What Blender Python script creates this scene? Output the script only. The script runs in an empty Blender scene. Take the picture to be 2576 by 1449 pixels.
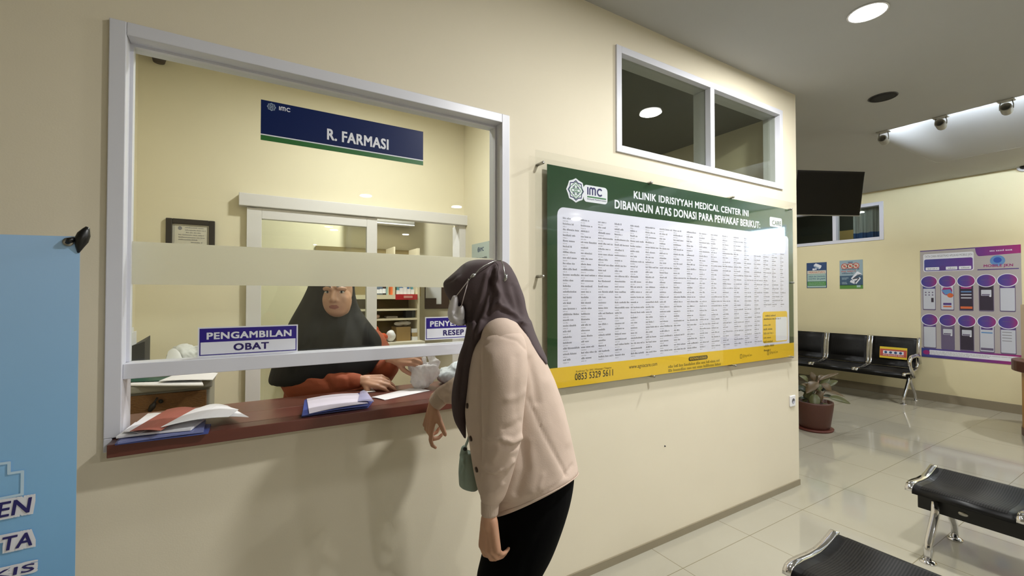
import bpy, math, random
import numpy as np
from mathutils import Vector, Matrix, noise

random.seed(11)
scene = bpy.context.scene
COL = scene.collection
PI = math.pi

# ------------------------------------------------------------------ camera
EYE = np.array([0.0, 0.0, 1.43])
FPX = 1106.2                                    # focal length in pixels of a 2576 x 1449 frame
YAW, PITCH = math.radians(31.126), math.radians(0.895)
FW = np.array([math.sin(YAW) * math.cos(PITCH), math.cos(YAW) * math.cos(PITCH), math.sin(PITCH)])
RT = np.array([math.cos(YAW), -math.sin(YAW), 0.0])
UP = np.cross(RT, FW)
cd = bpy.data.cameras.new('camera')
cd.sensor_width = 36.0
cd.lens = FPX / 2576 * 36.0
cd.clip_start = 0.02
cam = bpy.data.objects.new('camera', cd)
COL.objects.link(cam)
cam.matrix_world = Matrix(((RT[0], UP[0], -FW[0], EYE[0]), (RT[1], UP[1], -FW[1], EYE[1]),
                           (RT[2], UP[2], -FW[2], EYE[2]), (0, 0, 0, 1)))
scene.camera = cam

# ------------------------------------------------------------------ view and sky
vs = scene.view_settings
vs.view_transform = 'Standard'
vs.look = 'None'
vs.exposure = 0.0
vs.gamma = 1.0
vs.use_curve_mapping = False
world = bpy.data.worlds.new('overcast_sky')
scene.world = world
world.use_nodes = True
bg = world.node_tree.nodes['Background']
bg.inputs[0].default_value = (0.62, 0.80, 1.0, 1)
bg.inputs[1].default_value = 20.0

# lamp powers (each lamp's own light is made in its builder)
LOBBY_W = 42.0
FAR_W = 40.0
PHARM_W = 28.0
STORE_W = 36.0
COVE_E = 420.0

# ------------------------------------------------------------------ rays from photo pixels to surfaces
def ray(u, v):
    return (u - 1288.0) * RT - (v - 724.5) * UP + FPX * FW
def onX(u, v, x):
    d = ray(u, v); return EYE + d * (x / d[0])
def onY(u, v, y):
    d = ray(u, v); return EYE + d * (y / d[1])
def onZ(u, v, z):
    d = ray(u, v); return EYE + d * ((z - EYE[2]) / d[2])
def W(u, v, d):
    return EYE + ray(u, v) * (d / FPX)
def pix(P):
    D = np.asarray(P, float) - EYE
    z = D @ FW
    return 1288 + FPX * (D @ RT) / z, 724.5 - FPX * (D @ UP) / z

# ------------------------------------------------------------------ materials
def lin(c):
    out = []
    for x in c[:3]:
        x = x / 255.0
        out.append(x / 12.92 if x <= 0.04045 else ((x + 0.055) / 1.055) ** 2.4)
    return out
MATS = {}
def pm(name, rgb, rough=0.5, metal=0.0, var=0.04, scale=9.0, bump=0.0, bscale=60.0, coat=0.0, spec=0.5, sub=0.0, stretch=None, emit=0.0):
    if name in MATS: return MATS[name]
    m = bpy.data.materials.new(name); m.use_nodes = True
    nt = m.node_tree; N = nt.nodes; L = nt.links
    b = N['Principled BSDF']
    c = lin(rgb)
    tc = N.new('ShaderNodeTexCoord'); mp = N.new('ShaderNodeMapping')
    L.new(tc.outputs['Object'], mp.inputs[0])
    if stretch: mp.inputs['Scale'].default_value = stretch
    nz = N.new('ShaderNodeTexNoise'); nz.inputs['Scale'].default_value = scale; nz.inputs['Detail'].default_value = 5
    L.new(mp.outputs[0], nz.inputs['Vector'])
    mx = N.new('ShaderNodeMix'); mx.data_type = 'RGBA'
    L.new(nz.outputs['Fac'], mx.inputs[0])
    mx.inputs[6].default_value = [min(1, x * (1 + var)) for x in c] + [1]
    mx.inputs[7].default_value = [x * (1 - var) for x in c] + [1]
    L.new(mx.outputs[2], b.inputs['Base Color'])
    b.inputs['Roughness'].default_value = rough
    b.inputs['Metallic'].default_value = metal
    b.inputs['Specular IOR Level'].default_value = spec
    b.inputs['Coat Weight'].default_value = coat
    b.inputs['Coat Roughness'].default_value = 0.06
    if sub:
        b.inputs['Subsurface Weight'].default_value = sub
        b.inputs['Subsurface Radius'].default_value = (0.01, 0.004, 0.002)
    if emit:
        b.inputs['Emission Color'].default_value = c + [1]; b.inputs['Emission Strength'].default_value = emit
    if bump:
        n2 = N.new('ShaderNodeTexNoise'); n2.inputs['Scale'].default_value = bscale; n2.inputs['Detail'].default_value = 4
        L.new(mp.outputs[0], n2.inputs['Vector'])
        bp = N.new('ShaderNodeBump'); bp.inputs['Strength'].default_value = bump; bp.inputs['Distance'].default_value = 0.004
        L.new(n2.outputs['Fac'], bp.inputs['Height']); L.new(bp.outputs[0], b.inputs['Normal'])
    MATS[name] = m
    return m
def flat(name, rgb, rough=0.5, **k):
    return pm(name, rgb, rough, var=k.pop('var', 0.02), **k)
def glass(name, tint=(0.96, 0.99, 0.97), ior=1.45, rough=0.0, boost=1.0):
    m = bpy.data.materials.new(name); m.use_nodes = True
    nt = m.node_tree; N = nt.nodes; L = nt.links; N.remove(N['Principled BSDF'])
    t = N.new('ShaderNodeBsdfTransparent'); t.inputs[0].default_value = (*tint, 1)
    g = N.new('ShaderNodeBsdfGlossy'); g.inputs['Roughness'].default_value = rough
    f = N.new('ShaderNodeFresnel'); f.inputs[0].default_value = ior
    mu = N.new('ShaderNodeMath'); mu.operation = 'MULTIPLY'; mu.inputs[1].default_value = boost; mu.use_clamp = True
    x = N.new('ShaderNodeMixShader')
    ge = N.new('ShaderNodeNewGeometry'); ma = N.new('ShaderNodeMath'); ma.operation = 'MULTIPLY_ADD'
    ma.inputs[1].default_value = 1 / ior - ior; ma.inputs[2].default_value = ior
    L.new(ge.outputs['Backfacing'], ma.inputs[0]); L.new(ma.outputs[0], f.inputs[0])     # same reflectance from both sides of a thin pane
    L.new(f.outputs[0], mu.inputs[0]); L.new(mu.outputs[0], x.inputs[0]); L.new(t.outputs[0], x.inputs[1]); L.new(g.outputs[0], x.inputs[2])
    L.new(x.outputs[0], N['Material Output'].inputs[0])
    return m
def film(name, rgb, keep=0.12, diff=0.35):
    m = bpy.data.materials.new(name); m.use_nodes = True
    nt = m.node_tree; N = nt.nodes; L = nt.links; N.remove(N['Principled BSDF'])
    c = lin(rgb)
    tr = N.new('ShaderNodeBsdfTranslucent'); tr.inputs[0].default_value = (*c, 1)
    df = N.new('ShaderNodeBsdfDiffuse'); df.inputs[0].default_value = (*c, 1)
    rf = N.new('ShaderNodeBsdfRefraction'); rf.inputs['IOR'].default_value = 1.25; rf.inputs['Roughness'].default_value = 0.55
    a = N.new('ShaderNodeMixShader'); a.inputs[0].default_value = diff
    b = N.new('ShaderNodeMixShader'); b.inputs[0].default_value = keep
    L.new(tr.outputs[0], a.inputs[1]); L.new(df.outputs[0], a.inputs[2])
    L.new(a.outputs[0], b.inputs[1]); L.new(rf.outputs[0], b.inputs[2])
    L.new(b.outputs[0], N['Material Output'].inputs[0])
    return m
def lampmat(name, rgb, strength):
    m = bpy.data.materials.new(name); m.use_nodes = True
    nt = m.node_tree; N = nt.nodes; L = nt.links; N.remove(N['Principled BSDF'])
    e = N.new('ShaderNodeEmission'); e.inputs[0].default_value = (*lin(rgb), 1); e.inputs[1].default_value = strength
    L.new(e.outputs[0], N['Material Output'].inputs[0])
    return m
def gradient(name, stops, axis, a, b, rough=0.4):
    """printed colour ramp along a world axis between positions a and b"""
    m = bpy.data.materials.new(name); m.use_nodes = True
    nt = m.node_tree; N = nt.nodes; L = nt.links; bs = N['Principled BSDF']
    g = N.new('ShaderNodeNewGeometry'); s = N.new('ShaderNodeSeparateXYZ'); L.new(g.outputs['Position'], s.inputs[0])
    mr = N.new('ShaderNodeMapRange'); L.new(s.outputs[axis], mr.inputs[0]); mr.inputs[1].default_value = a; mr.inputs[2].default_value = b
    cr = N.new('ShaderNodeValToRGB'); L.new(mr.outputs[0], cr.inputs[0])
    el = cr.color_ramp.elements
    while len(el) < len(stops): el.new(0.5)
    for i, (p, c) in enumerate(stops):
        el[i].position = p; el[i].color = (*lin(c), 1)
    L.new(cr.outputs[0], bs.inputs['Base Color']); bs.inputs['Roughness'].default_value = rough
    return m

# ------------------------------------------------------------------ mesh builder
class MB:
    def __init__(s): s.v = []; s.f = []; s.m = []; s.sm = []; s.mats = []
    def mi(s, m):
        if m not in s.mats: s.mats.append(m)
        return s.mats.index(m)
    def raw(s, vs, fs, m, smooth=False):
        o = len(s.v); i = s.mi(m)
        s.v += [tuple(map(float, p)) for p in vs]
        for f in fs: s.f.append([a + o for a in f]); s.m.append(i); s.sm.append(smooth)
        return s
    def box(s, x0, x1, y0, y1, z0, z1, m):
        V = [(x, y, z) for x in (x0, x1) for y in (y0, y1) for z in (z0, z1)]
        return s.raw(V, [(0, 1, 3, 2), (4, 6, 7, 5), (0, 4, 5, 1), (2, 3, 7, 6), (0, 2, 6, 4), (1, 5, 7, 3)], m)
    def obox(s, c, ax, ay, az, m):
        c, ax, ay, az = [np.asarray(q, float) for q in (c, ax, ay, az)]
        V = [c + ax * i + ay * j + az * k for i in (-1, 1) for j in (-1, 1) for k in (-1, 1)]
        return s.raw(V, [(0, 1, 3, 2), (4, 6, 7, 5), (0, 4, 5, 1), (2, 3, 7, 6), (0, 2, 6, 4), (1, 5, 7, 3)], m)
    def tube(s, pts, r, m, n=10, flatten=None):
        pts = [np.asarray(p, float) for p in pts]; rs = r if isinstance(r, (list, tuple)) else [r] * len(pts)
        V = []; F = []; up = None
        for i, p in enumerate(pts):
            t = pts[min(i + 1, len(pts) - 1)] - pts[max(i - 1, 0)]; t = t / (np.linalg.norm(t) + 1e-12)
            if up is None:
                a = np.array([0, 0, 1.0]) if abs(t[2]) < 0.9 else np.array([1.0, 0, 0]); up = np.cross(t, a)
            up = up - t * (up @ t); up /= np.linalg.norm(up) + 1e-12; w = np.cross(t, up)
            k = flatten or 1.0
            for j in range(n):
                a = 2 * PI * j / n
                V.append(p + rs[i] * (up * math.cos(a) + w * math.sin(a) * k))
        for i in range(len(pts) - 1):
            for j in range(n):
                F.append((i * n + j, i * n + (j + 1) % n, (i + 1) * n + (j + 1) % n, (i + 1) * n + j))
        F.append(tuple(range(n - 1, -1, -1))); F.append(tuple((len(pts) - 1) * n + j for j in range(n)))
        return s.raw(V, F, m, True)
    def lathe(s, prof, c, m, n=28, axis=(0, 0, 1), smooth=True, caps=True):
        az = np.asarray(axis, float); az /= np.linalg.norm(az)
        t = np.array([1.0, 0, 0]) if abs(az[0]) < 0.9 else np.array([0, 1.0, 0])
        ax = np.cross(t, az); ax /= np.linalg.norm(ax); ay = np.cross(az, ax); c = np.asarray(c, float)
        V = []; F = []
        for r, z in prof:
            for j in range(n):
                a = 2 * PI * j / n
                V.append(c + az * z + r * (ax * math.cos(a) + ay * math.sin(a)))
        for i in range(len(prof) - 1):
            for j in range(n):
                F.append((i * n + j, i * n + (j + 1) % n, (i + 1) * n + (j + 1) % n, (i + 1) * n + j))
        if caps and prof[0][0] > 1e-6: F.append(tuple(range(n - 1, -1, -1)))
        if caps and prof[-1][0] > 1e-6: F.append(tuple((len(prof) - 1) * n + j for j in range(n)))
        return s.raw(V, F, m, smooth)
    def sweep(s, prof, o, a, b, along, m, thick=None, smooth=True):
        """open 2-D profile [(p,q)] in axes a,b carried along a vector, as a sheet with thickness"""
        o, a, b, along = [np.asarray(q, float) for q in (o, a, b, along)]
        k = len(prof); nrm = []
        for i in range(k):
            d = np.subtract(prof[min(i + 1, k - 1)], prof[max(i - 1, 0)]); d = d / np.linalg.norm(d); nrm.append((-d[1], d[0]))
        t = thick or 0.004
        top = [o + a * p + b * q for p, q in prof]
        bot = [o + a * (p - n[0] * t) + b * (q - n[1] * t) for (p, q), n in zip(prof, nrm)]
        V = top + bot + [v + along for v in top + bot]; F = []
        for i in range(k - 1):
            F += [(i, i + 1, 2 * k + i + 1, 2 * k + i), (k + i + 1, k + i, 3 * k + i, 3 * k + i + 1),
                  (i + 1, i, k + i, k + i + 1), (2 * k + i, 2 * k + i + 1, 3 * k + i + 1, 3 * k + i)]
        F += [(0, 2 * k, 3 * k, k), (k - 1, 2 * k - 1, 4 * k - 1, 3 * k - 1)]
        return s.raw(V, F, m, smooth)
    def build(s, name, parent=None, origin=None, bevel=0.0, label=None, kind=None):
        o0 = np.asarray(parent_loc(parent) if parent is not None else (origin if origin is not None else (0, 0, 0)), float)
        me = bpy.data.meshes.new(name)
        me.from_pydata([tuple(np.asarray(p) - o0) for p in s.v], [], s.f)
        for m in s.mats: me.materials.append(m)
        me.polygons.foreach_set('material_index', s.m); me.polygons.foreach_set('use_smooth', s.sm)
        me.update()
        ob = bpy.data.objects.new(name, me); COL.objects.link(ob)
        if parent is not None: ob.parent = parent
        else: ob.location = o0
        if any(s.sm) and not all(s.sm): pass
        if bevel:
            bv = ob.modifiers.new('edge', 'BEVEL'); bv.width = bevel; bv.segments = 2; bv.limit_method = 'ANGLE'
        if label: ob['label'] = label
        if kind: ob['kind'] = kind
        return ob
def parent_loc(p):
    l = np.array(p.location)
    while p.parent is not None: p = p.parent; l = l + np.array(p.location)
    return l
def tag(o, label=None, cat=None, group=None, kind=None):
    if label: o['label'] = label
    if cat: o['category'] = cat
    if group: o['group'] = group
    if kind: o['kind'] = kind
    return o
def thing(name, label, cat, loc=(0, 0, 0), group=None, kind=None, parent=None):
    o = bpy.data.objects.new(name, None); COL.objects.link(o); o.location = tuple(map(float, loc)); o.empty_display_size = 0.05
    if parent: o.parent = parent
    return tag(o, label, cat, group, kind)
def copy_tree(o, parent=None):
    c = o.copy(); COL.objects.link(c)
    if parent is not None: c.parent = parent
    for ch in [q for q in bpy.data.objects if q.parent == o]: copy_tree(ch, c)
    return c
def smooth_by_angle(o, deg=40):
    me = o.data
    me.polygons.foreach_set('use_smooth', [True] * len(me.polygons))
    try: me.set_sharp_from_angle(angle=math.radians(deg))
    except Exception: pass
    return o

# ------------------------------------------------------------------ flat printing on a plane
TXT = {}
def text_geo(s, bold):
    k = (s, bold)
    if k not in TXT:
        c = bpy.data.curves.new('lettering', 'FONT'); c.body = s; c.size = 1.0; c.offset = 0.0; c.resolution_u = 3; c.space_character = 1.0 + 2.2 * bold
        o = bpy.data.objects.new('lettering', c); COL.objects.link(o)
        bpy.context.view_layer.update()
        e = o.evaluated_get(bpy.context.evaluated_depsgraph_get()); me = e.to_mesh()
        V = np.array([v.co[:2] for v in me.vertices]); F = [tuple(p.vertices) for p in me.polygons]
        e.to_mesh_clear(); bpy.data.objects.remove(o); bpy.data.curves.remove(c)
        V = V - V.min(0); V = V / V.max(0)
        TXT[k] = (V, F)
    return TXT[k]
class Print:
    def __init__(s, o, xd, yd, mb=None):
        s.o, s.x, s.y = [np.asarray(q, float) for q in (o, xd, yd)]; s.n = np.cross(s.x, s.y); s.mb = mb or MB()
    def P(s, x, y, l=0.0): return s.o + s.x * x + s.y * y + s.n * l
    def to2d(s, p): q = np.asarray(p) - s.o; return float(q @ s.x), float(q @ s.y)
    def poly(s, pts, m, l=0.0004):
        s.mb.raw([s.P(x, y, l) for x, y in pts], [tuple(range(len(pts)))], m); return s
    def rect(s, x0, y0, x1, y1, m, l=0.0004): return s.poly([(x0, y0), (x1, y0), (x1, y1), (x0, y1)], m, l)
    def slab(s, x0, y0, x1, y1, t, m):
        c = s.P((x0 + x1) / 2, (y0 + y1) / 2, -t / 2)
        s.mb.obox(c, s.x * (x1 - x0) / 2, s.y * (y1 - y0) / 2, s.n * t / 2, m); return s
    def ell(s, cx, cy, rx, ry, m, l=0.0004, n=28): return s.poly([(cx + rx * math.cos(2 * PI * i / n), cy + ry * math.sin(2 * PI * i / n)) for i in range(n)], m, l)
    def rrect(s, x0, y0, x1, y1, r, m, l=0.0004):
        p = []
        for cx, cy, a in ((x1 - r, y0 + r, -90), (x1 - r, y1 - r, 0), (x0 + r, y1 - r, 90), (x0 + r, y0 + r, 180)):
            for i in range(6):
                t = math.radians(a + 18 * i); p.append((cx + r * math.cos(t), cy + r * math.sin(t)))
        return s.poly(p, m, l)
    def line(s, pts, w, m, l=0.0004, closed=False):
        pts = [np.asarray(p, float) for p in pts]
        if closed: pts = pts + [pts[0]]
        for i_, (a, b) in enumerate(zip(pts[:-1], pts[1:])):
            s.k = (getattr(s, 'k', 0) + 1) % 7
            d = b - a; d = d / (np.linalg.norm(d) + 1e-9); n = np.array([-d[1], d[0]]) * w / 2; e = d * w * 0.3
            s.poly([tuple(a - e - n), tuple(b + e - n), tuple(b + e + n), tuple(a - e + n)], m, l + 0.00003 * s.k)
        return s
    def text(s, t, x0, y0, x1, y1, m, l=0.0008, bold=0.0, slant=0.0, rise=0.0):
        V, F = text_geo(t, bold)
        if bold:                                    # heavier strokes: the same letters set again a hair to each side
            g = (y1 - y0) * bold * 1.25; q = (g * 0.75, g * 0.75)
            for i, (ex, ey) in enumerate(((-g, -q[1]), (g, -q[1]), (-g, q[1]), (g, q[1]), (0, 0))):
                X0, X1, Y0, Y1 = x0 + g, x1 - g, y0 + q[1], y1 - q[1]
                s.mb.raw([s.P(X0 + ex + a * (X1 - X0) + slant * b * (Y1 - Y0), Y0 + ey + b * (Y1 - Y0) + rise * a * (X1 - X0), l + 0.00002 * i) for a, b in V], F, m)
            return s
        s.mb.raw([s.P(x0 + a * (x1 - x0) + slant * b * (y1 - y0), y0 + b * (y1 - y0) + rise * a * (x1 - x0), l) for a, b in V], F, m); return s
    def scribble(s, x0, y, w, h, m, l=0.0008):
        """a run of print too small to read: letter-sized strokes in words"""
        x = x0; k = 0
        while x < x0 + w:
            if k > 3 and random.random() < 0.2: x += h * 0.5; k = 0; continue
            a = h * random.uniform(0.3, 0.62); t = h * random.choice((0.68, 0.68, 0.72, 1.0))
            s.rect(x, y, x + a, y + t * 0.32, m, l); s.rect(x, y + t * 0.55, x + a * 0.8, y + t, m, l + 0.00003)
            s.rect(x, y, x + a * 0.36, y + t, m, l + 0.00006)
            x += a + h * 0.14; k += 1
        return s
FRONT = ((1, 0, 0), (0, 0, 1))                  # a plane that faces the lobby (-y)
WEST = ((0, -1, 0), (0, 0, 1))                  # a plane that faces -x

# ------------------------------------------------------------------ soft bodies (bodies, cloth)
def cap(p0, p1, r0, r1, n=14):
    p0, p1 = np.asarray(p0, float), np.asarray(p1, float); d = p1 - p0; L = np.linalg.norm(d) + 1e-9; d = d / L
    a = np.array([0, 0, 1.0]) if abs(d[2]) < 0.9 else np.array([1.0, 0, 0]); u = np.cross(d, a); u /= np.linalg.norm(u); w = np.cross(d, u)
    rings = []
    for k in range(5): t = PI / 2 * (1 - k / 4 * 0.999); rings.append((p0 - d * r0 * math.sin(t), max(r0 * math.cos(t), r0 * 0.03)))
    for k in range(5): t = PI / 2 * (k / 4 * 0.999); rings.append((p1 + d * r1 * math.sin(t), max(r1 * math.cos(t), r1 * 0.03)))
    return loft([(c, u * r, w * r) for c, r in rings], n)
def loft(rings, n=32, sup=2.0):
    V = []; F = []
    for c, a, b in rings:
        c, a, b = [np.asarray(q, float) for q in (c, a, b)]
        for j in range(n):
            t = 2 * PI * j / n; x, y = math.cos(t), math.sin(t)
            x = math.copysign(abs(x) ** (2 / sup), x); y = math.copysign(abs(y) ** (2 / sup), y)
            V.append(c + a * x + b * y)
    for i in range(len(rings) - 1):
        for j in range(n): F.append((i * n + j, i * n + (j + 1) % n, (i + 1) * n + (j + 1) % n, (i + 1) * n + j))
    o = len(V); V.append(np.asarray(rings[0][0], float)); V.append(np.asarray(rings[-1][0], float))
    for j in range(n):
        F.append((o, (j + 1) % n, j)); F.append((o + 1, (len(rings) - 1) * n + j, (len(rings) - 1) * n + (j + 1) % n))
    return V, F
def ell3(c, a, b, d, n=20, m=12):
    rings = []
    c, a, b, d = [np.asarray(q, float) for q in (c, a, b, d)]
    for k in range(m + 1):
        t = PI * (k / m) ; t = min(max(t, 0.03), PI - 0.03)
        rings.append((c - d * math.cos(t), a * math.sin(t), b * math.sin(t)))
    return loft(rings, n)
FH = np.array([math.sin(YAW), math.cos(YAW), 0.0])     # level direction away from the viewer
ZUP = np.array([0, 0, 1.0])
def RP(uL, vL, uR, vR, d, dh, near_up=0.0):
    L, R_ = W(uL, vL, d), W(uR, vR, d)
    return ((L + R_) / 2, (R_ - L) / 2, FH * dh - ZUP * near_up)
def spline_rings(rings, k=4):
    """Catmull-Rom subdivision of loft rings"""
    A = [np.concatenate([np.asarray(q, float) for q in r]) for r in rings]; out = []
    for i in range(len(A) - 1):
        p0, p1, p2, p3 = A[max(i - 1, 0)], A[i], A[i + 1], A[min(i + 2, len(A) - 1)]
        for j in range(k):
            t = j / k
            out.append(0.5 * (2 * p1 + (p2 - p0) * t + (2 * p0 - 5 * p1 + 4 * p2 - p3) * t * t + (3 * p1 - p0 - 3 * p2 + p3) * t ** 3))
    out.append(A[-1])
    return [(q[:3], q[3:6], q[6:]) for q in out]
def solid(pieces, voxel, smooth=6, factor=0.5):
    """union of closed pieces as one continuous surface"""
    me = bpy.data.meshes.new('solid'); V = []; F = []
    for v, f in pieces:
        o = len(V); V += [tuple(map(float, q)) for q in v]; F += [tuple(a + o for a in g) for g in f]
    me.from_pydata(V, [], F); me.update()
    o = bpy.data.objects.new('solid', me); COL.objects.link(o)
    r = o.modifiers.new('r', 'REMESH'); r.mode = 'VOXEL'; r.voxel_size = voxel; r.use_smooth_shade = True
    if smooth:
        sm = o.modifiers.new('s', 'SMOOTH'); sm.iterations = smooth; sm.factor = factor
    bpy.context.view_layer.update()
    e = o.evaluated_get(bpy.context.evaluated_depsgraph_get())
    out = bpy.data.meshes.new_from_object(e)
    bpy.data.objects.remove(o); bpy.data.meshes.remove(me)
    return out
def cloth(me, strokes=(), wob=0.0, wscale=7.0, stretch=(1, 1, 1), fine=0.0, ridge=0.0):
    """push folds and seams into a surface: strokes = (polyline in photo pixels, half width px, height m)"""
    n = len(me.vertices); co = np.empty(n * 3); me.vertices.foreach_get('co', co); co = co.reshape(-1, 3)
    nr = np.empty(n * 3); me.vertices.foreach_get('normal', nr); nr = nr.reshape(-1, 3)
    D = co - EYE; z = D @ FW; u = 1288 + FPX * (D @ RT) / z; v = 724.5 - FPX * (D @ UP) / z
    face = -(nr * D).sum(1) / np.linalg.norm(D, axis=1); wgt = np.clip(face * 3.0, 0, 1)
    dis = np.zeros(n)
    for poly, w, h in strokes:
        best = np.full(n, 1e9)
        for (a, b), (c, d) in zip(poly[:-1], poly[1:]):
            L2 = (c - a) ** 2 + (d - b) ** 2 + 1e-9
            t = np.clip(((u - a) * (c - a) + (v - b) * (d - b)) / L2, 0, 1)
            best = np.minimum(best, np.hypot(u - a - t * (c - a), v - b - t * (d - b)))
        dis += h * np.exp(-(best / w) ** 2) * wgt
    if wob or fine or ridge:
        for i in range(n):
            p = Vector((co[i, 0] * wscale * stretch[0], co[i, 1] * wscale * stretch[1], co[i, 2] * wscale * stretch[2]))
            if wob: dis[i] += wob * noise.noise(p)
            if ridge: dis[i] += ridge * (0.5 - 1.6 * abs(noise.noise(p * 1.3))) + ridge * 0.5 * (0.5 - 1.6 * abs(noise.noise(p * 2.9)))
            if fine: dis[i] += fine * noise.noise(p * 3.3)
    co = co + nr * dis[:, None]
    me.vertices.foreach_set('co', co.ravel()); me.update()
    return me
def put(me, name, m, parent, label=None):
    o0 = Vector(parent_loc(parent))
    me.transform(Matrix.Translation(-o0)); me.materials.clear(); me.materials.append(m); me.name = name
    me.polygons.foreach_set('use_smooth', [True] * len(me.polygons))
    o = bpy.data.objects.new(name, me); COL.objects.link(o); o.parent = parent
    if label: o['label'] = label
    return o
def hand(wrist, y, nrm, right, s=1.0, curl=(30, 45, 30), spread=1.0, curls=None, thumb=(35, 15), thumb_out=0.75):
    """pieces of one hand: y along the fingers, nrm out of the back of the hand"""
    y = np.asarray(y, float); y /= np.linalg.norm(y); n = np.asarray(nrm, float); n = n - y * (n @ y); n /= np.linalg.norm(n)
    x = np.cross(n, y) if right else np.cross(y, n)
    x = -x if False else x
    w = np.asarray(wrist, float); out = []
    def T(a, b, c): return w + s * (x * a + y * b + n * c)
    names = [(0.030, 0.088, 0.072, .0094), (0.010, 0.094, 0.080, .0096), (-0.010, 0.090, 0.074, .0091), (-0.029, 0.080, 0.058, .0080)]
    for i, (bx, by, ln, r) in enumerate(names):
        c = curls[i] if curls else curl
        out.append(cap(T(bx * 0.45, 0.005, 0), T(bx, by, 0.001), s * 0.0145, s * 0.0112))
        a = math.radians(c[0]); p = T(bx, by, 0.001); rad = r
        dx = bx * 1.2 * spread
        for j, (seg, cc) in enumerate(((0.46, c[0]), (0.30, c[1]), (0.24, c[2]))):
            if j: a += math.radians(cc)
            d = x * dx * (1.0 if j == 0 else 0.5) + y * math.cos(a) - n * math.sin(a); d = d / np.linalg.norm(d)
            q = p + d * s * ln * seg
            out.append(cap(p, q, s * rad, s * rad * 0.9)); p = q; rad *= 0.9
    b0 = T(0.020, 0.022, -0.006); d = x * thumb_out + y * 0.65 - n * 0.35; d /= np.linalg.norm(d); b1 = b0 + d * s * 0.036
    out.append(cap(b0, b1, s * 0.0155, s * 0.0115))
    d2 = d * math.cos(math.radians(thumb[0])) + (y * 0.8 - n * 0.6 - x * 0.2) * math.sin(math.radians(thumb[0])); d2 /= np.linalg.norm(d2)
    b2 = b1 + d2 * s * 0.030; out.append(cap(b1, b2, s * 0.0112, s * 0.010))
    b3 = b2 + (d2 + y * 0.2 - n * 0.1) / np.linalg.norm(d2 + y * 0.2 - n * 0.1) * s * 0.023; out.append(cap(b2, b3, s * 0.010, s * 0.0082))
    out.append(cap(T(0, -0.03, 0), T(0, 0.02, 0), s * 0.021, s * 0.02))
    return out

from mathutils.bvhtree import BVHTree
def surf(o, u, v, lift=0.0):
    """where the sight line through a photo pixel meets an object: point and outward normal"""
    bpy.context.view_layer.update()
    M = o.matrix_world; me = o.data
    t = BVHTree.FromPolygons([M @ q.co for q in me.vertices], [tuple(p.vertices) for p in me.polygons])
    for k in range(14):
        d = Vector(ray(u + 1.5 * k, v)).normalized(); h = t.ray_cast(Vector(EYE), d)
        if h[0] is not None and (k > 0 or True):
            n = h[1] if h[1].dot(d) < 0 else -h[1]
            if -n.dot(d) > 0.25 or k > 11: return np.array(h[0] + n * lift), np.array(n)
    return W(u, v, 1.35), -FH

# ------------------------------------------------------------------ room materials
CREAM = pm('cream_paint_cool_lit', (222, 213, 191), 0.62, var=0.03, scale=3, bump=0.05, bscale=220, spec=0.3)  # one wall paint throughout; cool lobby daylight is tinted into this copy
YELLOW = pm('cream_paint_warm_lit', (228, 220, 195), 0.62, var=0.03, scale=3, bump=0.05, bscale=220, spec=0.3)  # same wall paint, with the warmer pharmacy light put into the colour
FARP = pm('cream_paint_far_lit', (228, 218, 178), 0.62, var=0.03, scale=3, bump=0.05, bscale=220, spec=0.3)  # same wall paint again, yellower light on the far wall put into the colour
CEIL = pm('ceiling_paint', (176, 176, 173), 0.85, var=0.02, scale=4, bump=0.08, bscale=350)
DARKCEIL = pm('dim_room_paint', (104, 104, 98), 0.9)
ALU = pm('white_powder_coated_aluminium', (212, 213, 222), 0.35, var=0.02, scale=5)
ALU2 = pm('white_painted_door_frame', (216, 214, 215), 0.4, var=0.02, scale=5)
SKIRT = pm('taupe_skirting_tile', (140, 130, 108), 0.45, var=0.06, scale=12)
def floor_mat():
    m = bpy.data.materials.new('glossy_cream_floor_tile'); m.use_nodes = True
    nt = m.node_tree; N = nt.nodes; L = nt.links; b = N['Principled BSDF']
    g = N.new('ShaderNodeNewGeometry'); s = N.new('ShaderNodeSeparateXYZ'); L.new(g.outputs['Position'], s.inputs[0])
    def mth(op, a, v):
        q = N.new('ShaderNodeMath'); q.operation = op; L.new(a, q.inputs[0])
        if isinstance(v, (int, float)): q.inputs[1].default_value = v
        else: L.new(v, q.inputs[1])
        return q.outputs[0]
    def grid(out, off):
        q = mth('DIVIDE', mth('SUBTRACT', out, off - 60.0), 0.606)
        q = mth('FRACT', q, 0.0); q = mth('ABSOLUTE', mth('SUBTRACT', q, 0.5), 0.0)
        return mth('GREATER_THAN', q, 0.5 - 0.0033)
    j = mth('MAXIMUM', grid(s.outputs[0], 1.972), grid(s.outputs[1], 1.532))
    nz = N.new('ShaderNodeTexNoise'); nz.inputs['Scale'].default_value = 2.2; nz.inputs['Detail'].default_value = 6
    L.new(g.outputs['Position'], nz.inputs['Vector'])
    c1 = N.new('ShaderNodeMix'); c1.data_type = 'RGBA'; L.new(nz.outputs['Fac'], c1.inputs[0])
    c1.inputs[6].default_value = (*lin((172, 168, 153)), 1); c1.inputs[7].default_value = (*lin((164, 159, 143)), 1)
    c2 = N.new('ShaderNodeMix'); c2.data_type = 'RGBA'; L.new(j, c2.inputs[0]); L.new(c1.outputs[2], c2.inputs[6])
    c2.inputs[7].default_value = (*lin((128, 120, 98)), 1)
    L.new(c2.outputs[2], b.inputs['Base Color'])
    b.inputs['Roughness'].default_value = 0.07
    b.inputs['Specular IOR Level'].default_value = 0.62
    return m
FLOOR = floor_mat()
PANE = glass('clear_window_glass', (0.955, 0.975, 0.955), 1.5, boost=0.6)
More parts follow.
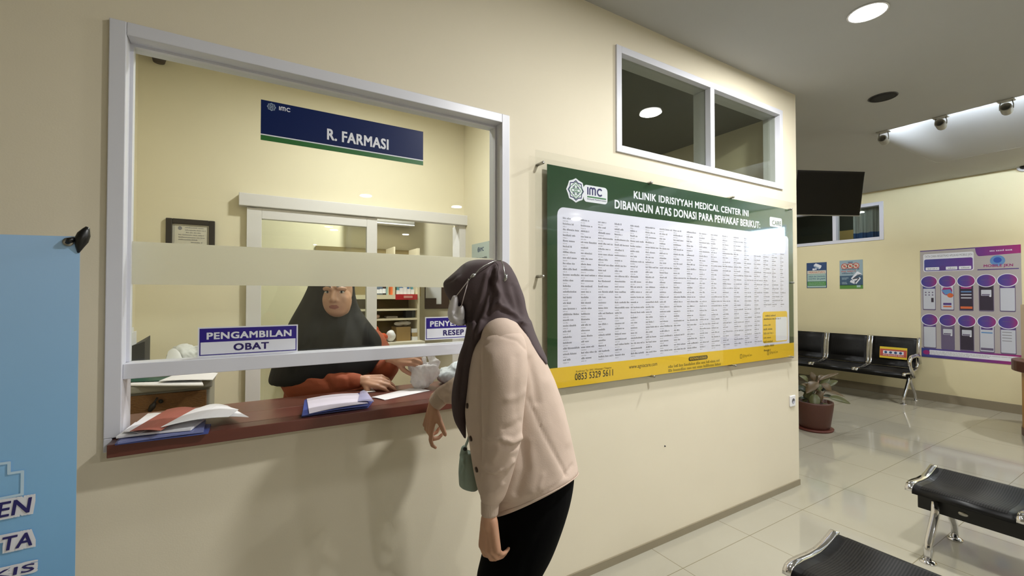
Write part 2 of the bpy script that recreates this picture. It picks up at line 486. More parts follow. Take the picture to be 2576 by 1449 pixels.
DPANE = glass('dark_clerestory_glass', (0.80, 0.82, 0.76), 1.52)
FROST = film('frosted_film', (240, 238, 226), 0.3, 0.22)
CHROME = pm('polished_chrome', (225, 225, 228), 0.1, 1.0, var=0.01)
STEEL = pm('brushed_steel', (170, 168, 162), 0.3, 1.0, var=0.03)
BLACK = pm('black_plastic', (14, 14, 15), 0.35)
WHITE = pm('white_plastic', (228, 228, 230), 0.4)
PAPER = pm('white_paper', (232, 232, 234), 0.75, var=0.02)
INK = flat('dark_print', (45, 45, 52), 0.6)
GREYINK = flat('grey_print', (128, 128, 134), 0.6)

YW = 1.74                    # lobby face of the pharmacy wall
YI = 1.86                    # its inner face
XC = 3.585                   # the free end of that wall
XF = 7.95                    # far wall
ZC = 2.96                    # ceiling
# openings in the pharmacy wall
WX0, WX1, WZ0, WZ1 = -0.356, 1.030, 0.965, 2.255
KX0, KX1, KZ0, KZ1 = 1.706, 3.380, 2.206, 2.790

def struct(name, mb, **k): o = mb.build(name, **k); o['kind'] = 'structure'; return o
struct('floor', MB().box(-3.4, 8.3, -9.4, 7.0, -0.1, 0.0, FLOOR))
w = MB()
w.box(-3.0, WX0, YW, YI, 0, ZC, CREAM); w.box(WX0, WX1, YW, YI, 0, WZ0, CREAM); w.box(WX0, WX1, YW, YI, WZ1, ZC, CREAM)
w.box(WX1, KX0, YW, YI, 0, ZC, CREAM); w.box(KX0, KX1, YW, YI, 0, KZ0, CREAM); w.box(KX0, KX1, YW, YI, KZ1, ZC, CREAM)
w.box(KX1, XC, YW, YI, 0, ZC, CREAM)
struct('wall_front', w)
struct('baseboard_front', MB().box(-3.0, XC, YW - 0.009, YW - 0.0005, 0, 0.042, SKIRT))
# far wall with its two high windows
FY0, FY1, FZ0, FZ1 = 2.675, 4.72, 2.235, 2.80          # window above the far seats
SY0, SY1, SZ0, SZ1 = -1.36, -0.62, 2.13, 2.64          # daylight window right of the frame
w = MB(); T = XF + 0.14
w.box(XF, T, -9.3, SY0, 0, 3.2, FARP); w.box(XF, T, SY0, SY1, 0, SZ0, FARP); w.box(XF, T, SY0, SY1, SZ1, 3.2, FARP)
w.box(XF, T, SY1, FY0, 0, 3.2, FARP); w.box(XF, T, FY0, FY1, 0, FZ0, FARP); w.box(XF, T, FY0, FY1, FZ1, 3.2, FARP)
w.box(XF, T, FY1, 6.9, 0, 3.2, FARP)
struct('wall_right', w)
struct('baseboard_right', MB().box(XF - 0.014, XF - 0.0005, -9.0, 6.8, 0, 0.11, SKIRT))
struct('wall_left', MB().box(-3.14, -3.0, -9.3, 6.9, 0, 3.2, CREAM))
struct('wall_back', MB().box(-3.14, T, -9.44, -9.3, 0, 3.2, CREAM))
struct('wall_corridor', MB().box(XC - 0.12, XC, YI, 6.9, 0, ZC, CREAM))
struct('wall_corridor_end', MB().box(XC - 0.12, T, 6.9, 7.0, 0, 3.2, CREAM))
# a short wall behind the viewer with a daylight window
BX0, BX1, BZ0, BZ1 = -1.78, -1.33, 1.94, 2.36
w = MB()
w.box(-3.0, BX0, -5.14, -5.0, 0, ZC, CREAM); w.box(BX0, BX1, -5.14, -5.0, 0, BZ0, CREAM); w.box(BX0, BX1, -5.14, -5.0, BZ1, ZC, CREAM); w.box(BX1, -0.2, -5.14, -5.0, 0, ZC, CREAM)
struct('wall_back_left', w)
# ceiling with its lit recess: a shallow cove that tapers out towards the far wall and the left end
RX0, RX1, RY0, RY1, RH = 5.09, 6.85, -5.0, 1.80, 0.095
w = MB()
w.box(-3.14, RX0, -9.3, 7.0, ZC, ZC + 0.02, CEIL); w.box(RX1, XF, -9.3, 7.0, ZC, ZC + 0.02, CEIL)
w.box(RX0, RX1, RY1, 7.0, ZC, ZC + 0.02, CEIL); w.box(RX0, RX1, -9.3, RY0, ZC, ZC + 0.02, CEIL)
XB = RX0 - 0.14
def rise(x, y):
    a = 1 - max(0, min(1, (x - RX0 - 0.2) / (RX1 - RX0 - 0.2))); b = max(0, min(1, (RY1 - y) / 0.30)); b = b * b * (3 - 2 * b)
    return RH * (a ** 1.2) * b
xs = [XB] + [RX0 + (RX1 - RX0) * i / 24 for i in range(25)]; ysr = [RY0 + (RY1 - RY0) * (1 - (1 - j / 40) ** 2.2) for j in range(41)]
V = [(x, y, ZC + 0.0005 + rise(x, y)) for x in xs for y in ysr]
F = [(i * 41 + j, i * 41 + j + 1, (i + 1) * 41 + j + 1, (i + 1) * 41 + j) for i in range(len(xs) - 1) for j in range(40)]
w.raw(V, F, CEIL, True)
w.box(XB - 0.02, XB, RY0, RY1, ZC + 0.02, ZC + 0.11, CEIL); w.box(-3.14, XF, -9.3, 7.0, ZC + 0.13, ZC + 0.16, CEIL); w.box(XB, RX1, RY0 - .02, RY0, ZC + .02, ZC + .13, CEIL)
struct('ceiling', w)
LED = lampmat('cool_led_strip', (226, 238, 255), COVE_E)
tag(MB().box(RX0 - 0.105, RX0 - 0.10, RY0 + .1, RY1 - 0.12, ZC + 0.021, ZC + 0.050, LED).build('cove_light_strip', origin=(RX0 - 0.08, 0, ZC + 0.02)), 'cool white light strip hidden behind the ceiling recess edge', 'light')
# ------------------------------------------------------------------ pharmacy shell
YB = 3.60; PXL, PXR = -0.60, 1.668
DX0, DX1, DZ = 0.00, 1.672, 2.05
w = MB()
w.box(PXL - 0.1, DX0 + 0.05, YB, YB + 0.1, 0, ZC, YELLOW); w.box(DX0 + 0.05, DX1 - 0.06, YB, YB + 0.1, DZ + 0.075, ZC, YELLOW); w.box(DX1 - 0.06, PXR + 0.12, YB, YB + 0.1, 0, ZC, YELLOW)
struct('wall_pharmacy_back', w)
struct('wall_pharmacy_left', MB().box(PXL - 0.1, PXL, YI, YB, 0, ZC, YELLOW))
struct('wall_pharmacy_right', MB().box(PXR, PXR + 0.12, YI, YB, 0, ZC, YELLOW))
struct('wall_store_back', MB().box(-1.3, XC - 0.12, 5.06, 5.16, 0, ZC, YELLOW))
struct('wall_store_left', MB().box(-1.3, -1.2, YB + 0.1, 5.06, 0, ZC, YELLOW))
# dim room behind the clerestory
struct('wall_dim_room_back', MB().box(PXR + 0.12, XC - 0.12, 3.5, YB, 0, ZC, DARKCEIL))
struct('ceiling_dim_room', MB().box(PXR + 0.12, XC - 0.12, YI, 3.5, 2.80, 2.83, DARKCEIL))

# sliding door: header, leaf, jambs
d = thing('door_1', 'white sliding door with a clear glass leaf under a long header box in the pharmacy back wall', None, (0.8, YB, 0), kind='structure')
MB().box(-0.050, 1.690, YB - 0.075, YB - 0.004, DZ - 0.005, 2.132, ALU2).build('door_header', d, bevel=0.004)
lf = MB()
lf.box(-0.003, 0.088, YB - 0.05, YB - 0.006, 0.01, DZ - 0.012, ALU2); lf.box(0.808, 0.889, YB - 0.05, YB - 0.006, 0.01, DZ - 0.012, ALU2)
lf.box(0.088, 0.808, YB - 0.05, YB - 0.006, 1.965, DZ - 0.012, ALU2); lf.box(0.088, 0.808, YB - 0.05, YB - 0.006, 0.01, 0.12, ALU2)
lf.build('door_leaf', d, bevel=0.003)
MB().box(0.088, 0.808, YB - 0.032, YB - 0.026, 0.12, 1.965, glass('greenish_door_glass', (0.93, 0.95, 0.915), 1.5)).build('door_glass', d)
j = MB(); j.box(1.608, 1.667, YB - 0.04, YB + 0.11, 0, DZ - 0.006, ALU2); j.box(DX0 + 0.02, DX0 + 0.05, YB + 0.001, YB + 0.11, 0, DZ - 0.006, ALU2); j.box(DX0 + 0.05, 1.608, YB + 0.09, YB + 0.11, DZ + 0.06, DZ + 0.075, ALU2)
j.build('door_jamb', d)

# ------------------------------------------------------------------ the pharmacy window
win = thing('window_1', 'large white aluminium pharmacy service window with a frosted band', None, (0.34, YW, WZ0), kind='structure')
f0, f1 = YW - 0.014, YI - 0.01; fw = 0.040
f = MB()
f.box(WX0, WX0 + fw, f0, f1, 1.007, WZ1, ALU); f.box(WX1 - fw, WX1, f0, f1, 1.007, WZ1, ALU); f.box(WX0 + fw, WX1 - fw, f0, f1, WZ1 - fw, WZ1, ALU)
f.box(WX0, -0.3365, f0, f1, 0.9665, 1.007, ALU)
f.build('window_frame', win, bevel=0.0025)
g = MB(); YG = 1.792
g.box(WX0 + fw, WX0 + fw + 0.008, YG - 0.014, YG + 0.016, 1.223, WZ1 - fw, ALU); g.box(WX1 - fw - 0.008, WX1 - fw, YG - 0.014, YG + 0.016, 1.223, WZ1 - fw, ALU)
g.box(WX0 + fw + 0.008, WX1 - fw - 0.008, YG - 0.014, YG + 0.016, WZ1 - fw - 0.008, WZ1 - fw, ALU)
g.build('glazing_bead', win)
MB().box(WX0 + fw, WX1 - fw, YW - 0.004, YG + 0.018, 1.176, 1.222, ALU).build('transom', win, bevel=0.002)
MB().box(WX0 + fw + 0.004, WX1 - fw - 0.004, YG, YG + 0.005, 1.2225, WZ1 - fw - 0.004, PANE).build('window_pane', win)
bz0, bz1 = onY(600, 718, YG)[2], onY(600, 620, YG)[2]
MB().box(WX0 + fw + 0.009, WX1 - fw - 0.009, YG - 0.0022, YG - 0.001, bz0, bz1, FROST).build('frosted_band', win, label='milky frosted privacy band across the glass')

# clerestory window
k = thing('window_2', 'white framed two pane clerestory window high in the pharmacy wall', None, (2.54, YW, KZ0), kind='structure')
f = MB(); c0, c1 = YW - 0.012, YI - 0.005; q = 0.038
f.box(KX0, KX0 + q, c0, c1, KZ0, KZ1, ALU); f.box(KX1 - q, KX1, c0, c1, KZ0, KZ1, ALU)
f.box(KX0 + q, KX1 - q, c0, c1, KZ1 - q, KZ1, ALU); f.box(KX0 + q, KX1 - q, c0, c1, KZ0, KZ0 + q, ALU)
mxl, mxr = onY(1783, 220, YW)[0], onY(1793, 220, YW)[0]
f.box(mxl, mxr, c0, c1, KZ0 + q, KZ1 - q, ALU)
f.build('window_frame', k, bevel=0.002)
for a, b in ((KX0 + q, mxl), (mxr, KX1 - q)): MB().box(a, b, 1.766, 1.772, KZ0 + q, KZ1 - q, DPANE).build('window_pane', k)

# far wall window, curtains behind it
k = thing('window_3', 'white framed high window in the far wall with a curtain behind its right pane', None, (XF, 3.6, FZ0), kind='structure')
f = MB(); a0, a1 = XF - 0.012, XF + 0.11; q = 0.05
f.box(a0, a1, FY0, FY0 + q, FZ0, FZ1, ALU); f.box(a0, a1, FY1 - q, FY1, FZ0, FZ1, ALU)
f.box(a0, a1, FY0 + q, FY1 - q, FZ1 - q, FZ1, ALU); f.box(a0, a1, FY0 + q, FY1 - q, FZ0, FZ0 + q, ALU)
my1, my0 = onX(2095, 590, XF)[1], onX(2104, 590, XF)[1]
f.box(a0, a1, my0, my1, FZ0 + q, FZ1 - q, ALU)
f.build('window_frame', k, bevel=0.003)
for a, b in ((FY0 + q, my0), (my1, FY1 - q)): MB().box(XF + 0.05, XF + 0.056, a, b, FZ0 + q, FZ1 - q, glass('far_window_glass', (0.85, 0.88, 0.85), 1.5)).build('window_pane', k)
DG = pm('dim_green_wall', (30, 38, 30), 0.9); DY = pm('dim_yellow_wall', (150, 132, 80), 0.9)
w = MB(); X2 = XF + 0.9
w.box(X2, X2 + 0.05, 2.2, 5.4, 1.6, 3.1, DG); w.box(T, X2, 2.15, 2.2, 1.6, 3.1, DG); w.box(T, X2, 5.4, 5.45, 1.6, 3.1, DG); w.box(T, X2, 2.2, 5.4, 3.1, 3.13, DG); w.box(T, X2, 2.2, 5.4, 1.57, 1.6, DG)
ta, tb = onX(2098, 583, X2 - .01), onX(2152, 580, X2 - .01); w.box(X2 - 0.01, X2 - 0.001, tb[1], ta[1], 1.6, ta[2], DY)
struct('wall_room_beyond', w)
cu = MB(); CG = pm('grey_curtain', (186, 188, 184), 0.9, stretch=(1, 6, 0.3)); CB = pm('blue_curtain_hem', (50, 92, 150), 0.9)
y0, y1 = onX(2210, 560, XF + 0.2)[1], onX(2146, 560, XF + 0.2)[1]
n = 60; zb = onX(2180, 584, XF + 0.2)[2]
for (za, zz, m) in ((1.75, zb, CB), (zb, 3.0, CG)):
    V = []; F = []
    for i in range(n + 1):
        y = y0 + (y1 - y0) * i / n; x = XF + 0.22 + 0.035 * math.sin(i / n * 5.2 * PI) + 0.01 * math.sin(i * 1.3)
        V += [(x, y, za), (x, y, zz), (x + 0.004, y, za), (x + 0.004, y, zz)]
    for i in range(n):
        b = i * 4; F += [(b, b + 4, b + 5, b + 1), (b + 2, b + 3, b + 7, b + 6)]
    cu.raw(V, F, m, True)
tag(cu.build('curtain', origin=(XF + 0.22, (y0 + y1) / 2, 1.75)), 'grey curtain with a blue hem behind the far high window', 'curtain')

# daylight windows
for nm, lab, (x0, x1, y0, y1, z0, z1), ax in (('window_4', 'white framed daylight window in the far wall', (XF + 0.0, XF + 0.1, SY0, SY1, SZ0, SZ1), 'y'),
                                              ('window_5', 'small white framed daylight window behind the viewer', (BX0, BX1, -5.12, -5.0, BZ0, BZ1), 'x')):
    k = thing(nm, lab, None, ((x0 + x1) / 2, (y0 + y1) / 2, z0), kind='structure'); f = MB(); q = 0.03
    if ax == 'y':
        f.box(x0, x1, y0, y0 + q, z0, z1, ALU); f.box(x0, x1, y1 - q, y1, z0, z1, ALU); f.box(x0, x1, y0 + q, y1 - q, z0, z0 + q, ALU); f.box(x0, x1, y0 + q, y1 - q, z1 - q, z1, ALU)
        p = MB().box((x0 + x1) / 2, (x0 + x1) / 2 + 0.005, y0 + q, y1 - q, z0 + q, z1 - q, PANE)
    else:
        f.box(x0, x0 + q, y0, y1, z0, z1, ALU); f.box(x1 - q, x1, y0, y1, z0, z1, ALU); f.box(x0 + q, x1 - q, y0, y1, z0, z0 + q, ALU); f.box(x0 + q, x1 - q, y0, y1, z1 - q, z1, ALU)
        f.box((x0 + x1) / 2 - 0.008, (x0 + x1) / 2 + 0.008, y0, y1, z0 + q, z1 - q, ALU); f.box(x0 + q, x1 - q, y0 + .02, y1 - .02, z1 - 0.13, z1 - 0.115, ALU)
        p = MB().box(x0 + q, x1 - q, (y0 + y1) / 2, (y0 + y1) / 2 + 0.005, z0 + q, z1 - q, PANE)
    f.build('window_frame', k); p.build('window_pane', k)

# ------------------------------------------------------------------ lamps
LENS = lampmat('downlight_lens', (255, 253, 248), 14.0)
def area(name, parent, loc, size, watts, col, spread=PI, size_y=None, rot=(0, 0, 0)):
    l = bpy.data.lights.new(name, 'AREA'); l.energy = watts; l.color = col; l.spread = spread
    l.shape = 'DISK' if size_y is None else 'RECTANGLE'; l.size = size
    if size_y: l.size_y = size_y
    o = bpy.data.objects.new(name, l); COL.objects.link(o); o.location = loc; o.rotation_euler = rot; o.parent = parent
    return o
def downlight(x, y, z, label, watts, col=(1, 0.96, 0.88), r=0.083):
    t = thing('downlight', label, 'ceiling light', (x, y, z), 'round ceiling downlights')
    MB().lathe([(r, 0), (r + 0.007, -0.001), (r + 0.008, -0.005), (r + 0.003, -0.007), (r, -0.006)], (x, y, z), WHITE, caps=False).build('trim_ring', t)
    MB().lathe([(0.0001, -0.0045), (r, -0.0045), (r, -0.002), (0.0001, -0.002)], (x, y, z), LENS).build('lamp_lens', t)
    area('lamp', t, (0, 0, -0.02), r * 2, watts, col)
    return t
WARM = (1.0, 1.0, 0.985)
downlight(2.865, 1.022, ZC, 'glowing round downlight in the lobby ceiling at the top of the photo', LOBBY_W, WARM)
downlight(1.62, 0.27, ZC, 'lobby downlight above the customer, just outside the top of the photo', LOBBY_W * 1.08, WARM)
for x, y, lab in ((1.55, -3.29, 'lobby downlight behind the viewer, left of the far pair'), (3.08, -3.35, 'lobby downlight behind the viewer, right of the near pair'),
                  (5.6, -3.4, 'lobby downlight behind the viewer, beyond the light cove'), (1.73, -7.3, 'lobby downlight far behind the viewer on the left'), (3.4, -7.2, 'lobby downlight far behind the viewer on the right')):
    downlight(x, y, ZC, lab, LOBBY_W, WARM)
downlight(6.9, 0.2, ZC, 'lobby downlight above the reception desk, out of the photo', FAR_W, WARM)
downlight(6.4, 3.6, ZC, 'corridor downlight in front of the far seats, hidden by the wall', FAR_W * 0.8, WARM)
downlight(0.80, 2.58, ZC, 'downlight in the pharmacy ceiling above the hatch', PHARM_W, (1, 0.99, 0.95))
downlight(1.1, 4.3, ZC, 'downlight in the store room ceiling behind the sliding door', STORE_W, (1, 0.99, 0.95))
downlight(2.2, 3.2, 2.80, 'weak fill lamp added out of sight to brighten the room behind the clerestory', 9.0, (1, 1, .97))  # added lamp without a known fixture, lifts the pale side wall
downlight(XF + .5, 3.1, 3.095, 'weak fill lamp added out of sight to brighten the curtain behind the far window', 5.0, (1, .97, .9))  # added lamp, no source known there; lights curtain and back room

# ------------------------------------------------------------------ counter ledge of the hatch
WOOD = pm('red_brown_wood_laminate', (98, 52, 42), 0.32, var=0.12, scale=5, stretch=(1, 14, 14))
WOOD2 = pm('brown_wood_laminate', (104, 62, 50), 0.35, var=0.12, scale=5, stretch=(1, 14, 14))
LZ = 1.004
led = thing('counter_ledge', 'red-brown wooden counter ledge running through the pharmacy hatch', 'counter', (0.35, 1.84, 0.966))
MB().box(-0.335, 1.06, 1.662, YW - 0.016, 0.967, LZ, WOOD).box(-0.335, WX1 - 0.002, YW - 0.016, 1.868, 0.967, LZ, WOOD).build('front_board', led, bevel=0.002)
MB().box(-0.58, 1.30, 1.872, 2.06, 0.967, LZ - 0.001, WOOD2).build('rear_board', led, bevel=0.002)

# ------------------------------------------------------------------ pharmacy sign on the glass
NAVY = flat('navy_print', (4, 27, 80), 0.35, spec=.25); GREEN = flat('green_print', (36, 104, 42), 0.35); WPR = flat('white_print', (228, 230, 238), 0.35)
PALEG = flat('pale_grey_print', (150, 168, 190), 0.4)
def emblem(p, cx, cy, r, m, m2, l=0.0008, w=0.06):
    """eight-pointed rosette with four petals and dots"""
    st = []
    for i in range(16):
        a = PI / 8 * i + PI / 2; q = r * (1.0 if i % 2 == 0 else 0.82); st.append((cx + q * math.cos(a), cy + q * math.sin(a)))
    for i in range(0, 16, 2): p.line([st[i - 1], st[i], st[(i + 1) % 16]], r * w * 1.4, m, l)
    p.line([(cx, cy + r * 0.86), (cx + r * 0.72, cy + r * 0.3), (cx + r * 0.86, cy), (cx + r * 0.72, cy - r * 0.3), (cx, cy - r * 0.86), (cx - r * 0.72, cy - r * 0.3), (cx - r * 0.86, cy), (cx - r * 0.72, cy + r * 0.3)], r * w, m2, l, True)
    for i in range(4):
        a = PI / 2 * i; c, s_ = math.cos(a), math.sin(a)
        lp = []
        for k in range(12):
            t = 2 * PI * k / 12; rr, ww = 0.34 + 0.24 * math.cos(t), 0.17 * math.sin(t) * (1 + 0.3 * math.cos(t))
            lp.append((cx + r * (rr * c - ww * s_), cy + r * (rr * s_ + ww * c)))
        p.line(lp, r * w, m2, l, True)
        a += PI / 4; ring = [(cx + r * (0.42 * math.cos(a) + 0.075 * math.cos(t)), cy + r * (0.42 * math.sin(a) + 0.075 * math.sin(t))) for t in [PI / 4 * k for k in range(8)]]
        p.line(ring, r * w * 0.8, m, l, True)
def imc_word(p, x0, y0, h, m, l=0.0008):
    """rounded lower-case letters i m c"""
    w = h * 0.2
    p.line([(x0 + w / 2, y0 + w * .5), (x0 + w / 2, y0 + h - w * .5)], w, m, l)
    def arc(cx, cy, r, a0, a1, n=12): return [(cx + r * math.cos(math.radians(a0 + (a1 - a0) * i / n)), cy + r * math.sin(math.radians(a0 + (a1 - a0) * i / n))) for i in range(n + 1)]
    r = h * 0.22; X = x0 + h * 0.42
    p.line([(X, y0 + w * .5), (X, y0 + h - r - w / 2)] + arc(X + r, y0 + h - r - w / 2, r, 180, 0) + [(X + 2 * r, y0 + w * .5)], w, m, l)
    p.line(arc(X + 3 * r, y0 + h - r - w / 2, r, 180, 0) + [(X + 4 * r, y0 + w * .5)], w, m, l)
    R_ = h * 0.4; cx = X + 4 * r + h * 0.36 + R_
    p.line(arc(cx, y0 + h / 2, R_, 48, 312, 18), w, m, l)
    return cx + R_
ys = YG - 0.003
x0, x1 = onY(656, 300, ys)[0], onY(1064.5, 375, ys)[0]; z0, z1 = onY(1064, 416, ys)[2], onY(657, 250, ys)[2]
p = Print((x0, ys, z0), *FRONT); Wd, Hd = x1 - x0, z1 - z0
p.slab(0, 0, Wd, Hd, 0.0012, NAVY); p.rect(0, 0, Wd, Hd * 0.125, GREEN); p.rect(0, Hd * 0.125, Wd, Hd * 0.155, WPR)
p.text('R. FARMASI', Wd * 0.365, Hd * 0.28, Wd * 0.755, Hd * 0.58, WPR, bold=0.028)
emblem(p, Wd * 0.055, Hd * 0.86, Hd * 0.095, PALEG, PALEG, w=0.09); imc_word(p, Wd * 0.095, Hd * 0.815, Hd * 0.105, WPR)
tag(p.mb.build('room_sign', origin=(x0 + Wd / 2, ys, z0)), 'dark blue R. FARMASI sign with a green stripe on the pharmacy glass', 'sign')

# stickers on the glass
SBLUE = flat('deep_blue_print', (34, 12, 122), 0.3); SNAVY = flat('dark_navy_lettering', (36, 22, 92), 0.3); SWHT = flat('sticker_white', (218, 219, 226), 0.4)
def sticker(u0, v0, u1, v1, t1, t2, lab, r1, r2, wide=None):
    a = onY(u0, v0, ys); b = onY(u1, v1, ys); w_ = wide or (b[0] - a[0]); h_ = a[2] - b[2]
    p = Print((a[0], ys, b[2]), *FRONT)
    p.slab(0, 0, w_, h_, 0.001, SWHT)
    q = h_ * 0.045
    p.rect(q, q, w_ - q, h_ - q, SBLUE); p.rect(q * 1.7, q * 1.7, w_ - q * 1.7, h_ * 0.49, SWHT, 0.0006)
    p.text(t1, w_ * r1[0], h_ * 0.58, w_ * r1[1], h_ * 0.82, SWHT, 0.0009, bold=0.04)
    p.text(t2, w_ * r2[0], h_ * 0.16, w_ * r2[1], h_ * 0.41, SNAVY, 0.0009, bold=0.04)
    return tag(p.mb.build('hatch_sticker', origin=(a[0] + w_ / 2, ys, b[2])), lab, 'sticker', 'blue and white stickers on the hatch glass')
s1 = sticker(498, 824, 749, 884, 'PENGAMBILAN', 'OBAT', 'blue and white PENGAMBILAN OBAT sticker at the left of the hatch glass', (0.08, 0.93), (0.335, 0.69))
sticker(1069.5, 798, 1180, 850, 'PENYERAHAN', 'RESEP', 'blue and white PENYERAHAN RESEP sticker partly hidden behind the masked customer', (0.075, 0.90), (0.28, 0.62), wide=0.29)

# ------------------------------------------------------------------ donor board on stand-offs
BG_ = flat('board_green', (20, 62, 30), 0.25); BY = flat('board_yellow', (234, 194, 44), 0.3); BW = flat('board_white', (222, 222, 238), 0.3)
BK = flat('board_black_lettering', (40, 38, 30), 0.4); OL = flat('board_olive_lettering', (112, 100, 30), 0.5)
yb_ = 1.7075
bx0, bx1 = onY(1377, 600, yb_)[0], onY(1995.5, 700, yb_)[0]
bz1 = (onY(1377, 418, yb_)[2] + onY(1992, 525, yb_)[2]) / 2; bz0 = (onY(1405, 975, yb_)[2] + onY(1997, 897, yb_)[2]) / 2
bd = thing('donor_board', 'large green, white and yellow donor name board under clear acrylic on the pharmacy wall', 'board', ((bx0 + bx1) / 2, YW, bz0))
p = Print((bx0, yb_, bz0), *FRONT); Wd, Hd = bx1 - bx0, bz1 - bz0
def B2(u, v): q = onY(u, v, yb_); return q[0] - bx0, q[2] - bz0
p.slab(0, 0, Wd, Hd, 0.003, BG_)
yl = (B2(1403, 925)[1] + B2(1996, 862)[1]) / 2
p.rect(0, 0, Wd, yl, BY)
wx0, wx1 = B2(1402, 700)[0], B2(1984, 700)[0]; wt = (B2(1420, 523)[1] + B2(1983, 594)[1]) / 2
p.poly([(wx0, yl), (wx1, yl), (wx1, wt - .03)] + [(wx1 - .03 + .03 * math.cos(a), wt - .03 + .03 * math.sin(a)) for a in (0.3, 0.6, 0.9, 1.2, PI / 2)] + [(wx0 + .04 - .04 * math.sin(a), wt - .04 + .04 * math.cos(a)) for a in (0, .3, .6, .9, 1.2, PI / 2)], BW)
# heading
t0, t1 = B2(1594, 500), B2(1883, 545); p.text('KLINIK IDRISIYYAH MEDICAL CENTER INI', t0[0], t1[1], t1[0], t0[1] + 0.045 * 0 + (B2(1594, 480)[1] - t0[1]), WPR, bold=0.028)
t0, t1 = B2(1546, 523), B2(1912, 570); p.text('DIBANGUN ATAS DONASI PARA PEWAKAF BERIKUT:', t0[0], t0[1] - 0.003, t1[0], B2(1546, 502)[1], WPR, bold=0.028)
# clinic logo on its white cut-out
LNAVY = flat('logo_navy', (40, 36, 98), 0.35); LGREEN = flat('logo_green', (70, 128, 84), 0.35)
ec = B2(1448.5, 479); er = abs(B2(1448.5, 449)[1] - ec[1])
p.poly([(ec[0] + er * 1.02 * (1 if i % 2 == 0 else .9) * math.cos(PI / 8 * i + PI / 2), ec[1] + er * 1.02 * (1 if i % 2 == 0 else .9) * math.sin(PI / 8 * i + PI / 2)) for i in range(16)], WPR, 0.0006)
a, b = B2(1468, 476), B2(1528, 517); p.rrect(a[0], b[1] + .004, b[0], ec[1] + er * 0.62, 0.02, WPR, 0.0005)
emblem(p, ec[0], ec[1], er * 0.82, LNAVY, LGREEN, 0.001, w=0.07)
h_ = er * 0.62; xe = imc_word(p, B2(1477, 480)[0], ec[1] - er * 0.22, h_ * 1.12, LNAVY, 0.001)
p.rect(B2(1477, 480)[0], ec[1] - er * 0.43, b[0] - .01, ec[1] - er * 0.31, LGREEN, 0.001)
p.text('Idrisiyyah Medical Center', B2(1477, 480)[0], ec[1] - er * 0.66, b[0] - .008, ec[1] - er * 0.48, LNAVY, 0.001)
# charity logo at the right of the heading
a, b = B2(1936, 545), B2(1967, 584)
p.rrect(a[0], b[1] + 0.03, b[0], a[1] + 0.0, 0.012, WPR, 0.0006); p.rect(a[0], b[1], b[0] + 0.005, b[1] + 0.012, WPR, 0.0006)
p.text('agnia', a[0] + .012, b[1] + 0.085, b[0] - .012, a[1] - 0.015, BG_, 0.001, bold=0.02); p.text('CARE', a[0] + .03, b[1] + 0.042, b[0] - .012, b[1] + 0.075, BG_, 0.001, bold=0.02)
# donor names: columns of two-line entries, too small to read
PALEINK = flat('pale_name_print', (168, 168, 174), 0.6); NAMEINK = flat('name_print', (92, 92, 100), 0.6)
cols = [1416, 1461.5, 1505, 1546.5, 1586, 1624, 1659.5, 1694.5, 1728, 1759.5, 1789, 1818, 1846, 1872.5, 1897, 1920.5, 1942, 1963]
ct, cb = B2(1416, 550)[1], B2(1416, 908)[1]; rows = 26; pit = (ct - cb) / (rows - 1)
for ci, u in enumerate(cols):
    x = B2(u, 700)[0]; nxt = B2(cols[ci + 1], 700)[0] if ci + 1 < len(cols) else x + 0.075
    lim = (nxt - x) * 0.93
    for r in range(rows):
        if ci >= 15 and r > 16: continue
        y = ct - r * pit
        p.scribble(x, y, lim * random.choice((0.45, 0.5, 0.6, 0.7, 0.78, 0.95)), 0.0082, NAMEINK if ci < 9 else GREYINK, 0.0007)
        p.scribble(x, y - 0.0125, lim * random.uniform(0.2, 0.34), 0.0054, PALEINK, 0.0007)
# donation box bottom right (its code is left blank)
a, b = B2(1918, 786), B2(1981, 862); b = (b[0], B2(1981, 853)[1]); p.rrect(a[0], B2(1918, 864)[1], b[0], a[1] + 0.004, 0.02, BY, 0.0006)
q0, q1 = B2(1951, 798), B2(1981, 855); p.rrect(q0[0], q1[1], q1[0] - 0.006, q0[1], 0.012, WPR, 0.0009)
by = B2(1918, 793)[1]; p.scribble(a[0] + .035, by - 0.01, .13, 0.012, BK, 0.001); p.scribble(a[0] + .014, by - 0.033, .22, 0.012, BK, 0.001)
for i in range(7): p.scribble(a[0] + .012, by - 0.075 - i * 0.029, .085 + .02 * (i % 3), 0.014 if i % 3 else 0.011, BK if i in (1, 6) else OL, 0.001)
